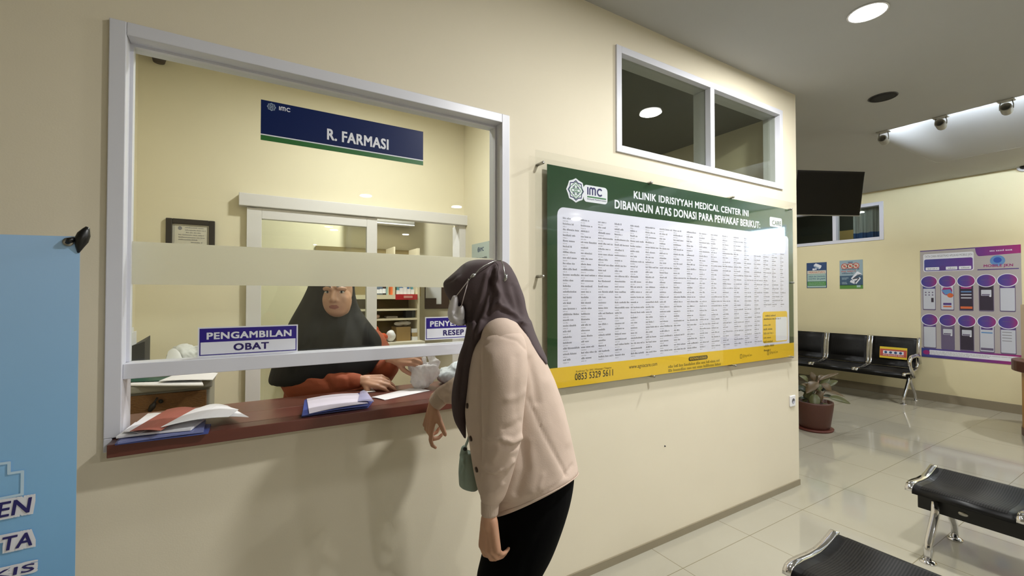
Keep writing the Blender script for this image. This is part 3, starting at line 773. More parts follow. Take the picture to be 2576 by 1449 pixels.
# footer
def FT(s_, u0, v0, u1, h, m, bold=0.0): a = B2(u0, v0); b = B2(u1, v0); p.text(s_, a[0], a[1], b[0], a[1] + h, m, bold=bold)
FT('0853 5329 5611', 1446, 957, 1542, 0.034, BK, 0.012)
FT('Konfirmasi Tlp / SMS / Whatsapp / Telegram', 1449, 938.5, 1538, 0.0125, BK)
FT('www.agniacare.com', 1582, 931, 1653, 0.026, BK)
a, b = B2(1732, 908), B2(1780, 893); yy = B2(1756, 901)[1]; p.rrect(a[0], yy - 0.012, b[0], yy + 0.013, 0.012, BK, 0.0006); p.text('REKENING DONASI', a[0] + .012, yy - 0.007, b[0] - .012, yy + 0.008, BY, 0.001)
for i in range(2): p.scribble(B2(1681, 915)[0], yy - 0.036 - i * 0.023, 0.49, 0.015, OL, 0.0008)
for u in (1861, 1929):
    c = B2(u + 3, 895 - (u - 1861) * 0.12); c = (c[0], yl * 0.46); p.rrect(c[0] - .012, c[1] - .014, c[0] + .012, c[1] + .014, 0.005, OL, 0.0006); p.rrect(c[0] - .008, c[1] - .01, c[0] + .008, c[1] + .01, 0.004, BY, 0.0008)
    if u < 1900: p.text('f', c[0] - .003, c[1] - .007, c[0] + .003, c[1] + .007, OL, 0.001)
    else: p.ell(c[0], c[1], .004, .0045, OL, 0.001, 12)
    p.text('@AgniaCare', c[0] + .02, c[1] - .011, c[0] + .125, c[1] + .011, OL, 0.0008)
p.mb.build('printed_panel', bd)
ax0, ax1, az0, az1 = onY(1348, 402, 1.70)[0], bx1 + 0.045, bz0 - 0.035, bz1 + 0.055
MB().box(ax0, ax1, 1.7005, 1.7055, az0, az1, glass('clear_acrylic', (0.985, 0.99, 0.985), 1.5, 0.02)).build('acrylic_sheet', bd)
for (u, v) in ((1366, 409), (1639, 459), (1845, 496), (1991, 526), (1366, 695), (1996, 711), (1645, 947), (1850, 920), (1994, 898), (1372, 984)):
    q = onY(u, v, 1.69)
    MB().lathe([(0.0075, -0.0006), (0.0075, -0.052), (0.006, -0.055)], (min(max(q[0], ax0 + .012), ax1 - .012), YW, min(max(q[2], az0 + .012), az1 - .012)), STEEL, 14, axis=(0, 1, 0)).build('stand_off', bd)

# power socket near the free end of the wall
q = onY(1991.5, 1008, YW); sk = thing('wall_socket', 'white power socket low on the pharmacy wall near its free end', 'socket', (q[0], YW, q[2]))
MB().box(q[0] - .036, q[0] + .036, YW - .012, YW, q[2] - .041, q[2] + .041, WHITE).build('face_plate', sk, bevel=0.006)
MB().lathe([(0.021, -0.0125), (0.019, -0.0135), (0.0185, -0.010)], (q[0], YW, q[2]), flat('socket_grey', (150, 150, 160), 0.5), 20, axis=(0, 1, 0)).build('socket_well', sk)

q = onY(1672, 1122, YW); tag(MB().lathe([(.0001, -.006), (.0035, -.006), (.004, 0), (.0001, 0)], q, INK, 12, axis=(0, 1, 0)).build('wall_screw', origin=q), 'tiny dark screw in the bare wall below the donor board', 'screw')
# ------------------------------------------------------------------ roll-up banner on a cross stand
yb2 = 1.54
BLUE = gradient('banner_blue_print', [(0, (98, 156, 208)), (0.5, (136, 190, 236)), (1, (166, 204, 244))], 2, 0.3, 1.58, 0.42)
LBL = flat('banner_pale_line', (190, 218, 240), 0.5); BN = flat('banner_navy_lettering', (38, 34, 104), 0.5)
tr = onY(196, 597, yb2); tl = onY(0, 583, yb2); xr = onY(198, 900, yb2)[0]; ztop = tr[2] + 0.002
bn = thing('x_banner', 'light blue printed banner on a cross stand at the left edge of the photo', 'banner', (xr - 0.3, yb2, 0))
p = Print((xr - 0.6, yb2, 0.0), *FRONT)
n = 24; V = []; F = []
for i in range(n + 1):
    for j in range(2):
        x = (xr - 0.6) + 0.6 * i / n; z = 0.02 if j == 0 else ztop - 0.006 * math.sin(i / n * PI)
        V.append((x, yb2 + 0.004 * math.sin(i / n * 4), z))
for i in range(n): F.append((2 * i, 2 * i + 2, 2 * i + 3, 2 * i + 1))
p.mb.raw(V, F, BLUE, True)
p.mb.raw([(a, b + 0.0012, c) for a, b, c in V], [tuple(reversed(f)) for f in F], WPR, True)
def N2(u, v): q = onY(u, v, yb2); return q[0] - (xr - 0.6), q[2]
def bword(t, u0, v0, u1, v1, k):
    a, b = N2(u0, v0), N2(u1, v1)
    for dx in (-.006, 0, .006):
        for dz in (-.006, 0, .006):
            p.text(t, a[0] + dx, a[1] + dz, b[0] + dx, b[1] + dz, WPR, 0.0032 + 0.00012 * (round(dx / .006) * 3 + round(dz / .006) + 4), bold=0.05, slant=0.12, rise=0.02)
    p.text(t, a[0], a[1], b[0], b[1], BN, 0.0056, bold=0.02, slant=0.12, rise=0.02)
bword('EN', -6, 1302, 77, 1250, 0); bword('TA', 3, 1386, 84, 1335, 0); bword('KIS', -24, 1459, 88, 1414, 0)
a, b = N2(0, 1166), N2(24, 1190); c = N2(58, 1185)
p.line([(a[0] - .05, a[1]), (b[0], a[1]), (b[0], b[1]), (c[0], b[1]), (c[0], b[1] - 0.055), (c[0] - .1, b[1] - 0.06)], 0.006, LBL, 0.003)
p.mb.build('banner_print', bn)
sd = MB()
sd.tube([(xr - 0.3, yb2 + 0.05, 0.75), (xr - 0.14, yb2 + 0.045, 1.2), (xr - 0.004, yb2 + 0.012, ztop - 0.01)], 0.004, BLACK, 8)
sd.tube([(xr - 0.3, yb2 + 0.05, 0.75), (xr - 0.46, yb2 + 0.045, 1.2), (xr - 0.596, yb2 + 0.012, ztop - 0.01)], 0.004, BLACK, 8)
sd.tube([(xr - 0.3, yb2 + 0.05, 0.75), (xr - 0.06, yb2 + 0.05, 0.01)], 0.006, BLACK, 8); sd.tube([(xr - 0.3, yb2 + 0.05, 0.75), (xr - 0.54, yb2 + 0.05, 0.01)], 0.006, BLACK, 8)
sd.tube([(xr - 0.3, yb2 + 0.05, 0.75), (xr - 0.3, yb2 + 0.14, 0.01)], 0.006, BLACK, 8)
sd.build('cross_stand', bn)
ec = MB(); pts = [onY(u, v, yb2 - 0.004) for u, v in ((197, 636), (200, 622), (204, 606), (211, 590), (217, 578), (221, 571))]
ec.tube(pts, [0.002, 0.008, 0.0145, 0.0135, 0.008, 0.004], BLACK, 12)
ec.build('rod_end_cap', bn)
q = onY(172, 609, yb2 - 0.006)
gm = MB().lathe([(0.006, 0), (0.011, -0.001), (0.011, -0.003), (0.006, -0.004)], (q[0], q[1], q[2]), STEEL, 18, axis=(0, 1, 0), caps=False)
gm.tube([(q[0] - 0.003, q[1] - 0.003, q[2] - .003), (q[0] + .004, q[1] - 0.008, q[2] + .004), (q[0] + .012, q[1] - .004, q[2] + .01)], [.003, .008, .004], BLACK, 8)
gm.build('eyelet_hook', bn)

# ------------------------------------------------------------------ far wall prints
xp = XF - 0.004
def far_print(u0, v0, u1, v1):
    a, b = onX(u0, v0, xp), onX(u1, v1, xp); return Print((xp, a[1], b[2]), *WEST), a[1] - b[1], a[2] - b[2]
# CCTV notice
p, w_, h_ = far_print(2029, 662, 2080, 724)
CN = flat('notice_navy', (52, 76, 118), 0.4); CW = flat('notice_white', (206, 206, 190), 0.4); CG2 = flat('notice_green', (92, 148, 82), 0.4); CT = flat('notice_teal', (164, 192, 184), 0.4); CR = flat('notice_red', (190, 96, 84), 0.5)
p.slab(0, 0, w_, h_, 0.003, CN); p.rect(.01, h_ * .55, w_ - .01, h_ * .685, CW); p.rect(.01, h_ * .26, w_ - .01, h_ * .54, CT); p.rect(0.01, h_ * .09, w_ - .01, h_ * .25, CG2); p.rect(.01, .008, w_ - .01, h_ * .085, CT)
p.text('PERHATIAN', w_ * .12, h_ * .585, w_ * .9, h_ * .655, CR, bold=0.01); p.text('AREA INI DIAWASI', w_ * .1, h_ * .42, w_ * .92, h_ * .48, CN, bold=0.01); p.text('CCTV 24 JAM', w_ * .1, h_ * .31, w_ * .92, h_ * .385, CN, bold=0.02)
p.scribble(w_ * .1, h_ * .19, w_ * .8, h_ * .03, CT); p.scribble(w_ * .1, h_ * .13, w_ * .8, h_ * .03, CT)
p.poly([(w_ * .36, h_ * .9), (w_ * .47, h_ * .97), (w_ * .76, h_ * .87), (w_ * .64, h_ * .79)], WPR); p.poly([(w_ * .64, h_ * .79), (w_ * .76, h_ * .87), (w_ * .72, h_ * .78), (w_ * .62, h_ * .73)], WPR); p.poly([(w_ * .36, h_ * .9), (w_ * .64, h_ * .79), (w_ * .62, h_ * .73), (w_ * .36, h_ * .84)], PALEG)
p.rect(w_ * .3, h_ * .70, w_ * .42, h_ * .77, WPR); p.ell(w_ * .47, h_ * .745, .012, .016, WPR)
tag(p.mb.build('cctv_notice', origin=p.P(w_ / 2, 0)), 'small CCTV notice with a white camera on dark blue, left on the far wall', 'notice')
# health notice
p, w_, h_ = far_print(2112, 656, 2171, 726)
HB = flat('notice_pale_blue', (150, 172, 182), 0.4); HD = flat('notice_slate', (66, 92, 116), 0.4); HG = flat('notice_leaf_green', (92, 142, 66), 0.4)
p.slab(0, 0, w_, h_, 0.003, HB); p.rect(0, h_ * .12, w_, h_ * .46, HD); p.rect(0, 0, w_, h_ * .13, HG)
p.scribble(w_ * .38, h_ * .9, w_ * .22, .03, CN)
for i, fx in enumerate((.22, .47, .71)):
    p.ell(w_ * fx, h_ * (.79 + .003 * i), .046, .046, CR); p.ell(w_ * fx, h_ * (.79 + .003 * i), .034, .034, CW, 0.0006); p.ell(w_ * fx, h_ * (.79 + .003 * i), .018, .018, CR, 0.0008); p.line([(w_ * fx - .03, h_ * .79 + .03), (w_ * fx + .03, h_ * .79 - .03)], .01, CR, .001)
p.scribble(w_ * .1, h_ * .66, w_ * .72, .024, HD); p.scribble(w_ * .08, h_ * .59, w_ * .62, .026, CR); p.scribble(w_ * .1, h_ * .52, w_ * .5, .022, HD)
for i in range(2): p.scribble(w_ * .1, h_ * (.36 - i * .16), w_ * .26, .026, HB); p.scribble(w_ * .1, h_ * (.32 - i * .16), w_ * .22, .02, HB)
p.line([(w_ * .9, h_ * .5), (w_ * .78, h_ * .56), (w_ * .66, h_ * .45), (w_ * .56, h_ * .36), (w_ * .62, h_ * .3), (w_ * .86, h_ * .36), (w_ * .7, h_ * .2)], .03, WPR, .0006)
p.line([(w_ * .9, h_ * .49), (w_ * .7, h_ * .42), (w_ * .58, h_ * .34), (w_ * .84, h_ * .37), (w_ * .66, h_ * .2)], .012, flat('notice_dark_tube', (70, 68, 74), .5), .0009)
p.line([(w_ * .5, h_ * .26), (w_ * .64, h_ * .21)], .035, WPR, .0009); p.rect(w_ * .74, .02, w_ * .9, h_ * .12, CT, .0006)
tag(p.mb.build('health_notice', origin=p.P(w_ / 2, 0)), 'pale blue notice with three red prohibition circles on the far wall', 'notice')
# app instruction poster
pa, pb = onX(2313, 632, xp), onX(2320, 898, xp); pr = onX(2568, 614, xp)
PY0, PY1 = (pa[1] + pb[1]) / 2, pr[1]; PZ1 = (pa[2] + pr[2]) / 2; PZ0 = pb[2] + 0.005
p = Print((xp, PY0, PZ0), *WEST); w_, h_ = PY0 - PY1, PZ1 - PZ0
PGREY = flat('poster_grey', (176, 170, 168), 0.4); PV = flat('poster_violet', (84, 60, 128), 0.4); PM = flat('poster_magenta', (150, 44, 112), 0.4)
PURP = gradient('poster_blue_to_magenta', [(0, (62, 72, 140)), (.55, (98, 56, 136)), (1, (158, 40, 110))], 1, PY0, PY1, 0.4)
PBLU = flat('poster_screen_blue', (96, 140, 190), .4); PSC = flat('poster_screen_white', (196, 200, 210), .4); PDK = flat('poster_screen_dark', (52, 44, 60), .4); PMID = flat('poster_screen_mauve', (104, 94, 122), .4); POR = flat('poster_orange', (206, 104, 62), .4)
p.slab(0, 0, w_, h_, 0.003, PGREY)
def q_(u, v): a = onX(u, v, xp); return PY0 - a[1], a[2] - PZ0
p.rect(0, h_ - .012, w_, h_, PV)
p.poly([(w_ * .58, h_)] + [(w_ * (.58 + .04 * (1 - math.cos(t))), h_ - h_ * .08 * math.sin(t)) for t in (.3, .6, .9, 1.2, 1.5)] + [(w_, h_ * .93), (w_, h_)], PURP, .0006)
p.rrect(w_ * .035, h_ * .80, w_ * .565, h_ * .965, .02, WPR); p.rrect(w_ * .045, h_ * .805, w_ * .555, h_ * .915, .02, PURP, .0006)
p.text('TATA CARA REGISTRASI APLIKASI MOBILE JKN', w_ * .05, h_ * .925, w_ * .55, h_ * .952, GREYINK, .0008)
for a, b in ((.06, .21), (.28, .40), (.415, .54)): p.rrect(w_ * a, h_ * .812, w_ * b, h_ * .84, .006, WPR, .0009); p.scribble(w_ * (a + .025), h_ * .82, w_ * (b - a - .05), .016, GREYINK, .0012)
p.ell(w_ * .245, h_ * .83, .028, .035, PV, .0009)
p.ell(w_ * .79, h_ * .875, .065, .065, PBLU); p.ell(w_ * .79, h_ * .88, .035, .035, flat('poster_deep_blue', (52, 84, 170), .4), .0007); p.text('MOBILE JKN', w_ * .66, h_ * .815, w_ * .93, h_ * .845, PM, .0008, bold=.02); p.rect(w_ * .6, h_ * .798, w_ * .98, h_ * .806, PV)
p.scribble(w_ * .72, h_ * .955, w_ * .2, .02, WPR, .0012)
for r in range(2):
    yo = h_ * (.675 - r * .355)
    for c in range(5):
        cx = w_ * (.095 + .195 * c)
        st = (r * 5 + c)
        base = (PSC, PSC, PDK, PDK, PSC, PSC, PMID, PDK, PSC, PSC)[st]
        p.rrect(cx - .066, yo - h_ * .235, cx + .066, yo - .005, .012, PMID, .0004); p.rrect(cx - .060, yo - h_ * .225, cx + .060, yo - .01, .008, base, .0006)
        if st in (4, 5): p.rect(cx - .06, yo - .05, cx + .06, yo - .01, PV, .0008)
        if st == 0: p.rect(cx - .06, yo - .05, cx + .06, yo - .01, PURP, .0008); [p.ell(cx - .035 + .035 * (i % 3), yo - .1 - .035 * (i // 3), .009, .009, PMID, .0008, 10) for i in range(6)]; p.rect(cx + .02, yo - h_ * .16, cx + .045, yo - h_ * .12, PDK, .0008)
        if st == 1: p.ell(cx, yo - .08, .05, .06, PM, .0008); p.poly([(cx - .058, yo - .07), (cx + .03, yo - .06), (cx + .055, yo - .12), (cx - .02, yo - .13)], PBLU, .001); p.ell(cx + .03, yo - .14, .03, .03, POR, .0012); p.rect(cx - .04, yo - h_ * .185, cx + .04, yo - h_ * .165, PV, .0008); p.rect(cx - .04, yo - h_ * .205, cx + .04, yo - h_ * .192, POR, .0008)
        if st in (2, 8): [p.rrect(cx - .05, yo - .1 - .04 * i, cx + .05, yo - .085 - .04 * i, .006, PBLU if i == 0 else PSC, .0008) for i in range(3)]; p.rect(cx - .05, yo - .055, cx + .05, yo - .02, PM if st == 2 else PV, .0008); p.rect(cx - .055, yo - h_ * .215, cx + .055, yo - h_ * .195, POR if st == 2 else PMID, .0008)
        if st in (3, 6, 7): p.rrect(cx - .045, yo - .145, cx + .045, yo - .07, .006, PSC, .0008); p.rect(cx - .04, yo - .14, cx + .03, yo - .125, PMID, .001); p.ell(cx + .035, yo - .15, .01, .01, WPR, .0012, 10)
        if st == 9: p.rect(cx - .06, yo - .045, cx + .06, yo - .01, PV, .0008); [p.rect(cx - .05, yo - .08 - .035 * i, cx + .03, yo - .072 - .035 * i, GREYINK, .0008) for i in range(4)]
        p.ell(cx, yo + .045, .088, .082, WPR, .001); p.ell(cx, yo + .046, .080, .074, gradient('oval_%d' % st, [(0, (64, 66, 142)), (.6, (96, 62, 138)), (1, (150, 46, 112))], 1, PY0 - cx + .08, PY0 - cx - .08, .4), .0013)
        p.scribble(cx - .045, yo + .05, .09, .012, PMID, .0016)
p.rect(0, 0, w_, h_ * .085, PURP, .0005); p.rect(w_ * .09, h_ * .026, w_, h_ * .07, WPR, .0008); p.ell(w_ * .055, h_ * .045, .035, .03, PM, .001)
for i in range(3): p.scribble(w_ * .1, h_ * (.055 - .012 * i), w_ * (.8 - .2 * i), .009, GREYINK, .0011)
tag(p.mb.build('app_poster', origin=p.P(w_ / 2, 0)), 'large grey and purple poster with two rows of phone screens on the far wall', 'poster')
# CCTV dome at the ceiling
q = onX(2574, 418, XF - 0.05); cc = thing('cctv_camera', 'white dome security camera at the far wall and ceiling', 'camera', (XF, q[1], q[2]))
MB().lathe([(0.06, 0), (0.06, -0.03), (0.052, -0.05), (0.03, -0.055)], (XF, q[1], q[2]), WHITE, 24, axis=(1, 0, 0)).build('housing', cc)
MB().lathe([(0.034, -0.054), (0.03, -0.075), (0.018, -0.088), (0.001, -0.092)], (XF, q[1] - .005, q[2] - .006), BLACK, 20, axis=(1, 0, 0)).build('lens_dome', cc)

# ------------------------------------------------------------------ television on an arm
u0, v0 = 2089, 486; rr = 4.75; ang = YAW + math.atan((u0 - 1288) / FPX)
tc_ = np.array([math.sin(ang) * rr, math.cos(ang) * rr, 0]); dep = tc_ @ FH; tc_[2] = 1.43 + (742 - v0) / FPX * dep * 1.0
ta = math.radians(116.0); tx = np.array([math.sin(ta), math.cos(ta), 0]); tn = np.array([-math.cos(ta) * 1.0, math.sin(ta), 0]) * -1.0
tn = np.cross(tx, ZUP); tilt = math.radians(9); tup = ZUP * math.cos(tilt) + tn * math.sin(tilt); tnn = np.cross(tx, tup)
hw, hh = 0.318, 0.194
tv = thing('wall_television', 'black flat television on a wall arm just past the free end of the wall', 'television', tc_)
MB().obox(tc_ - tnn * .02, tx * hw, tup * hh, tnn * .018, pm('glossy_black_frame', (12, 12, 14), 0.15)).build('case', tv, bevel=0.005)
MB().obox(tc_ - tnn * .0015, tx * (hw - .012), tup * (hh - .014), tnn * .001, pm('dark_screen', (9, 9, 8), 0.12, spec=0.35)).build('screen', tv)
MB().obox(tc_ - tup * (hh - .004) - tnn * .001, tx * hw, tup * .003, tnn * .003, STEEL).obox(tc_ - tx * (hw + .001) - tnn * .016, tx * .002, tup * hh, tnn * .012, STEEL).build('trim_strip', tv)
am = MB(); b0 = tc_ - tnn * .05; am.obox(tc_ - tnn * .045, tx * .1, tup * .1, tnn * .008, BLACK)
am.tube([b0, b0 - tnn * .06, np.array([XC + 0.2, 2.35, tc_[2]]), np.array([XC + 0.001, 2.45, tc_[2]])], 0.016, BLACK, 10)
am.build('mounting_arm', tv)

# ------------------------------------------------------------------ ceiling speaker and track spots
q = onZ(2221, 244, ZC); sp = thing('ceiling_speaker', 'round black speaker grille in the lobby ceiling', 'speaker', (q[0], q[1], ZC))
MB().lathe([(0.088, 0), (0.092, -0.003), (0.088, -0.006), (0.084, -0.004)], (q[0], q[1], ZC), flat('grille_rim', (60, 60, 62), .5), caps=False).build('rim', sp)
MB().lathe([(0.0001, -0.004), (0.05, -0.0045), (0.084, -0.003), (0.084, -0.001), (0.0001, -0.001)], (q[0], q[1], ZC), pm('black_speaker_mesh', (16, 14, 14), .8, bump=.4, bscale=400)).build('grille', sp)
SPOT = pm('pale_metal_spot_body', (158, 156, 146), .45)
spx = RX0 + 0.02
for (u, v, lab) in ((2223, 353, 'small pale spotlight hanging at the left end of the light cove'), (2367, 314, 'small pale spotlight hanging at the middle of the light cove edge'), (2532, 275, 'small pale spotlight under the cove edge near the right of the photo')):
    q = onX(u, v, spx); c = np.array([spx, q[1], q[2]])
    s_ = thing('track_spotlight', lab, 'spotlight', (spx, q[1], ZC), 'small spotlights along the light cove')
    d = -RT * .80 - FH * .58 + ZUP * .14; d /= np.linalg.norm(d); a = c - d * .055
    MB().lathe([(0.018, 0), (0.03, .004), (0.034, .02), (0.034, .1), (0.03, .112), (0.026, .104), (0.024, .02)], a, SPOT, 22, axis=d).build('spot_body', s_)
    sd_ = np.cross(d, ZUP); sd_ /= np.linalg.norm(sd_)
    for k_ in (-1, 1): MB().tube([c + sd_ * .036 * k_, c + sd_ * .037 * k_ + ZUP * .03, (c[0] + sd_[0] * .03 * k_, c[1] + sd_[1] * .03 * k_, ZC)], .004, SPOT, 8).build('bracket', s_)
    MB().box(spx - .045, spx + .03, q[1] - .045, q[1] + .045, ZC - 0.007, ZC, SPOT).build('base_plate', s_)

# ------------------------------------------------------------------ seats
def stripe_mat():
    m = bpy.data.materials.new('perforated_black_steel'); m.use_nodes = True
    nt = m.node_tree; N = nt.nodes; L = nt.links; b = N['Principled BSDF']
    tc = N.new('ShaderNodeTexCoord'); w = N.new('ShaderNodeTexWave'); w.bands_direction = 'Y'; w.inputs['Scale'].default_value = 34; w.inputs['Distortion'].default_value = 0
    L.new(tc.outputs['Object'], w.inputs[0])
    cr = N.new('ShaderNodeValToRGB'); L.new(w.outputs['Fac'], cr.inputs[0]); cr.color_ramp.elements[0].color = (0.004, 0.004, 0.004, 1); cr.color_ramp.elements[1].color = (0.020, 0.019, 0.018, 1)
    L.new(cr.outputs[0], b.inputs['Base Color']); b.inputs['Roughness'].default_value = 0.6; b.inputs['Specular IOR Level'].default_value = 0.25
    return m
PERF = stripe_mat(); BST = pm('black_coated_steel', (10, 10, 11), 0.42, spec=.3)
SEATP = [(-.010, -.036), (-.006, -.018), (.008, -.004), (.035, .003), (.09, .001), (.16, -.006), (.225, -.007), (.28, .001), (.325, .013), (.362, .025), (.378, .027), (.388, .022)]
def rails(parent, base, a, b, along, w0, prof, r=0.014):
    for k_ in (0, 1):
        o = np.asarray(base) + np.asarray(along) * (k_) + np.asarray(along) / np.linalg.norm(along) * (-w0 if k_ == 0 else 0)
        MB().sweep([(p_, q_ + .010) for p_, q_ in prof], o, a, b, np.asarray(along) / np.linalg.norm(along) * w0, CHROME, 0.022).build('seat_rail', parent, label='chrome rail along the seat side')
def seat(parent, base, a, b, along, prof, name='seat'):
    m = MB().sweep(prof, base, a, b, along, BST, 0.006)
    al = np.asarray(along); n_ = np.linalg.norm(al); u_ = al / n_
    m.sweep([(p_, q_ + .0012) for p_, q_ in prof[2:-1]], np.asarray(base) + u_ * .03, a, b, u_ * (n_ - .06), PERF, 0.001)
    s_ = m.build(name, parent)
    rails(s_, base, a, b, along, 0.030, prof)
    return s_
def leg_set(parent, x, y, zt, px_=0.2, top=.02):
    l = MB()
    for s_ in (-1, 1):
        l.tube([(x + s_ * top, y, zt), (x + s_ * (top + .006), y, zt - .05), (x + s_ * (top + .025), y, zt - .085), (x + s_ * (px_ - .012), y, .10), (x + s_ * px_, y, .07), (x + s_ * px_, y, .012)], [.021, .021, .020, .018, .017, .017], CHROME, 14)
        l.lathe([(0.0001, 0), (0.036, 0), (0.036, .006), (0.02, .016), (0.0001, .018)], (x + s_ * px_, y, 0), CHROME, 20)
    return l.build('leg_frame', parent)
def bench(label, x0, yl, zs, n, pitch):
    t = thing('waiting_bench', label, 'bench', (x0 + .21, yl, 0), 'backless black steel benches in front')
    yend = yl - n * pitch
    MB().box(x0 + .165, x0 + .245, yend + .02, yl - .004, zs - .165, zs - .03, pm('black_beam_steel', (8, 8, 9), .5)).build('beam', t, bevel=0.004)
    cp = MB().lathe([(0.0001, -.002), (.019, -.002), (.021, 0)], (x0 + .165, yl - .19, zs - .07), STEEL, 20, axis=(1, 0, 0)); cp.v = [(a, yl - .19 + (b - yl + .19) * 1.0, zs - .125 + (c - zs + .07) * .55) for a, b, c in cp.v]
    cp.build('beam_badge', t)
    for i in range(n): seat(t, (x0, yl - .032 - i * pitch, zs), (1, 0, 0), (0, 0, 1), (0, -(pitch - .062), 0), SEATP)
    leg_set(t, x0 + .24, yl - .085, zs - .10, 0.215, top=.085); leg_set(t, x0 + .24, yend + .25, zs - .10, 0.215, top=.085)
    return t
qa = onZ(2284, 1228, .40); bench('black backless waiting bench with chrome rails, behind the nearest bench', 3.105, .967, .39, 4, .44)
bench('black backless waiting bench nearest the camera, cut by the bottom of the photo', 1.775, .924, .39, 4, .44)
# seats with backs along the far wall
fs = thing('row_seating', 'row of black steel seats with chrome frames against the far wall', 'seating', (7.6, 3.4, 0))
ZS = .41; pit = .555; yr = onX(2312, 900, 7.72)[1]
MB().box(7.50, 7.58, yr + .03, yr + 4 * pit - .03, ZS - .10, ZS - .035, BST).build('beam', fs, bevel=.004)
BACKP = [(.425, .035), (.45, .06), (.462, .11), (.474, .22), (.492, .34), (.508, .41), (.524, .43)]
SP2 = SEATP[:-4] + [(.34, .012), (.39, .018), (.42, .028)]
STK_Y = flat('label_yellow', (226, 198, 60), .4); STK_R = flat('label_red', (190, 84, 74), .4)
for i in range(4):
    y = yr + .034 + i * pit
    so = seat(fs, (7.26, y + pit - .068, ZS), (1, 0, 0), (0, 0, 1), (0, -(pit - .068), 0), SP2)
    bk = seat(fs, (7.26, y + pit - .068, ZS), (1, 0, 0), (0, 0, 1), (0, -(pit - .068), 0), BACKP, 'backrest')
    if i == 0:
        p = Print(onX(2214.5, 897, 7.735), (0, -1, 0), (.125, 0, .992)); a = onX(2214.5, 897, 7.735); b = onX(2283, 862, 7.735); w_ = a[1] - b[1]; h_ = .158
        p.o = p.o + np.array([-.03, 0, -.008]); p.rect(0, 0, w_, h_, STK_Y, 0); p.rect(.004, h_ * .17, w_ - .004, h_ * .8, STK_R, .0006); p.rect(w_ * .13, h_ * .38, w_ * .88, h_ * .66, WPR, .001); p.scribble(w_ * .13, h_ * .24, w_ * .74, .014, WPR, .001)
        for k_ in range(4): p.ell(w_ * (.23 + .18 * k_), h_ * .52, .017, .017, CN, .0014, 14)
        p.mb.build('seat_sticker', bk, label='yellow and red notice sticker on the backrest')
for y in (yr + .25, yr + 3 * pit + .2):
    leg_set(fs, 7.54, y - .2, ZS - .05, .2)
for y in (yr, yr + 4 * pit):
    pts = [(7.74, y, ZS + .10), (7.70, y, ZS + .20), (7.6, y, ZS + .215), (7.44, y, ZS + .20), (7.385, y, ZS + .15), (7.40, y, ZS + .08), (7.47, y, ZS + .01), (7.54, y, ZS - .06)]
    MB().tube(pts, .021, CHROME, 12, flatten=1.3).build('armrest', fs)

# ------------------------------------------------------------------ potted plant at the corner
pc = np.array([5.20, 2.37, 0.0]); pl = thing('potted_plant', 'leafy potted plant in a red-brown pot on the floor past the wall corner', 'plant', pc)
POT = pm('red_brown_pot', (74, 40, 28), .5, bump=.06, bscale=30)
MB().lathe([(0.0001, .012), (.130, .012), (.144, .05), (.168, .22), (.175, .285), (.173, .30), (.156, .30), (.150, .27), (.0001, .26)], pc, POT, 36).build('pot', pl)
MB().lathe([(0.0001, 0), (.165, 0), (.175, .022), (.165, .024), (.0001, .014)], pc, pm('pot_saucer', (92, 44, 36), .45), 36).build('saucer', pl)
MB().lathe([(0.0001, .282), (.08, .279), (.151, .268)], pc, pm('potting_soil', (52, 42, 34), .95, bump=.8, bscale=60), 24).build('soil', pl)
L1 = pm('olive_leaf', (80, 82, 46), .45, var=.25, scale=14); L2 = pm('pinkish_brown_leaf', (92, 76, 50), .5, var=.22, scale=14); L3 = pm('dark_green_leaf', (44, 54, 34), .45, var=.2, scale=14); STEM = pm('plant_stem', (120, 92, 70), .6)
def leaf(p0, p1, w_, m, droop=.02, nrm=None):
    p0, p1 = np.asarray(p0), np.asarray(p1); d = p1 - p0; L_ = np.linalg.norm(d); d = d / L_
    s_ = np.cross(d, nrm if nrm is not None else ZUP); s_ /= np.linalg.norm(s_) + 1e-9; up = np.cross(s_, d)
    V = []; F = []; n = 10
    for i in range(n + 1):
        t = i / n; ww = w_ * (math.sin(PI * t ** 0.8)) ** 0.8 * .5 + .0008; c = p0 + d * L_ * t + up * (math.sin(PI * t) * droop)
        V += [c - s_ * ww + up * ww * .35, c - up * .001, c + s_ * ww + up * ww * .35]
    k_ = len(V); V += [v - up * .0015 for v in V]
    for i in range(n):
        b = 3 * i
        for j in (0, 1): F += [(b + j, b + j + 1, b + j + 4, b + j + 3), (k_ + b + j, k_ + b + j + 3, k_ + b + j + 4, k_ + b + j + 1)]
    F += [(3 * i, 3 * i + 3, k_ + 3 * i + 3, k_ + 3 * i) for i in range(n)] + [(3 * i + 2, k_ + 3 * i + 2, k_ + 3 * i + 5, 3 * i + 5) for i in range(n)]
    return MB().raw(V, F, m, True)
dpl = pc @ FH
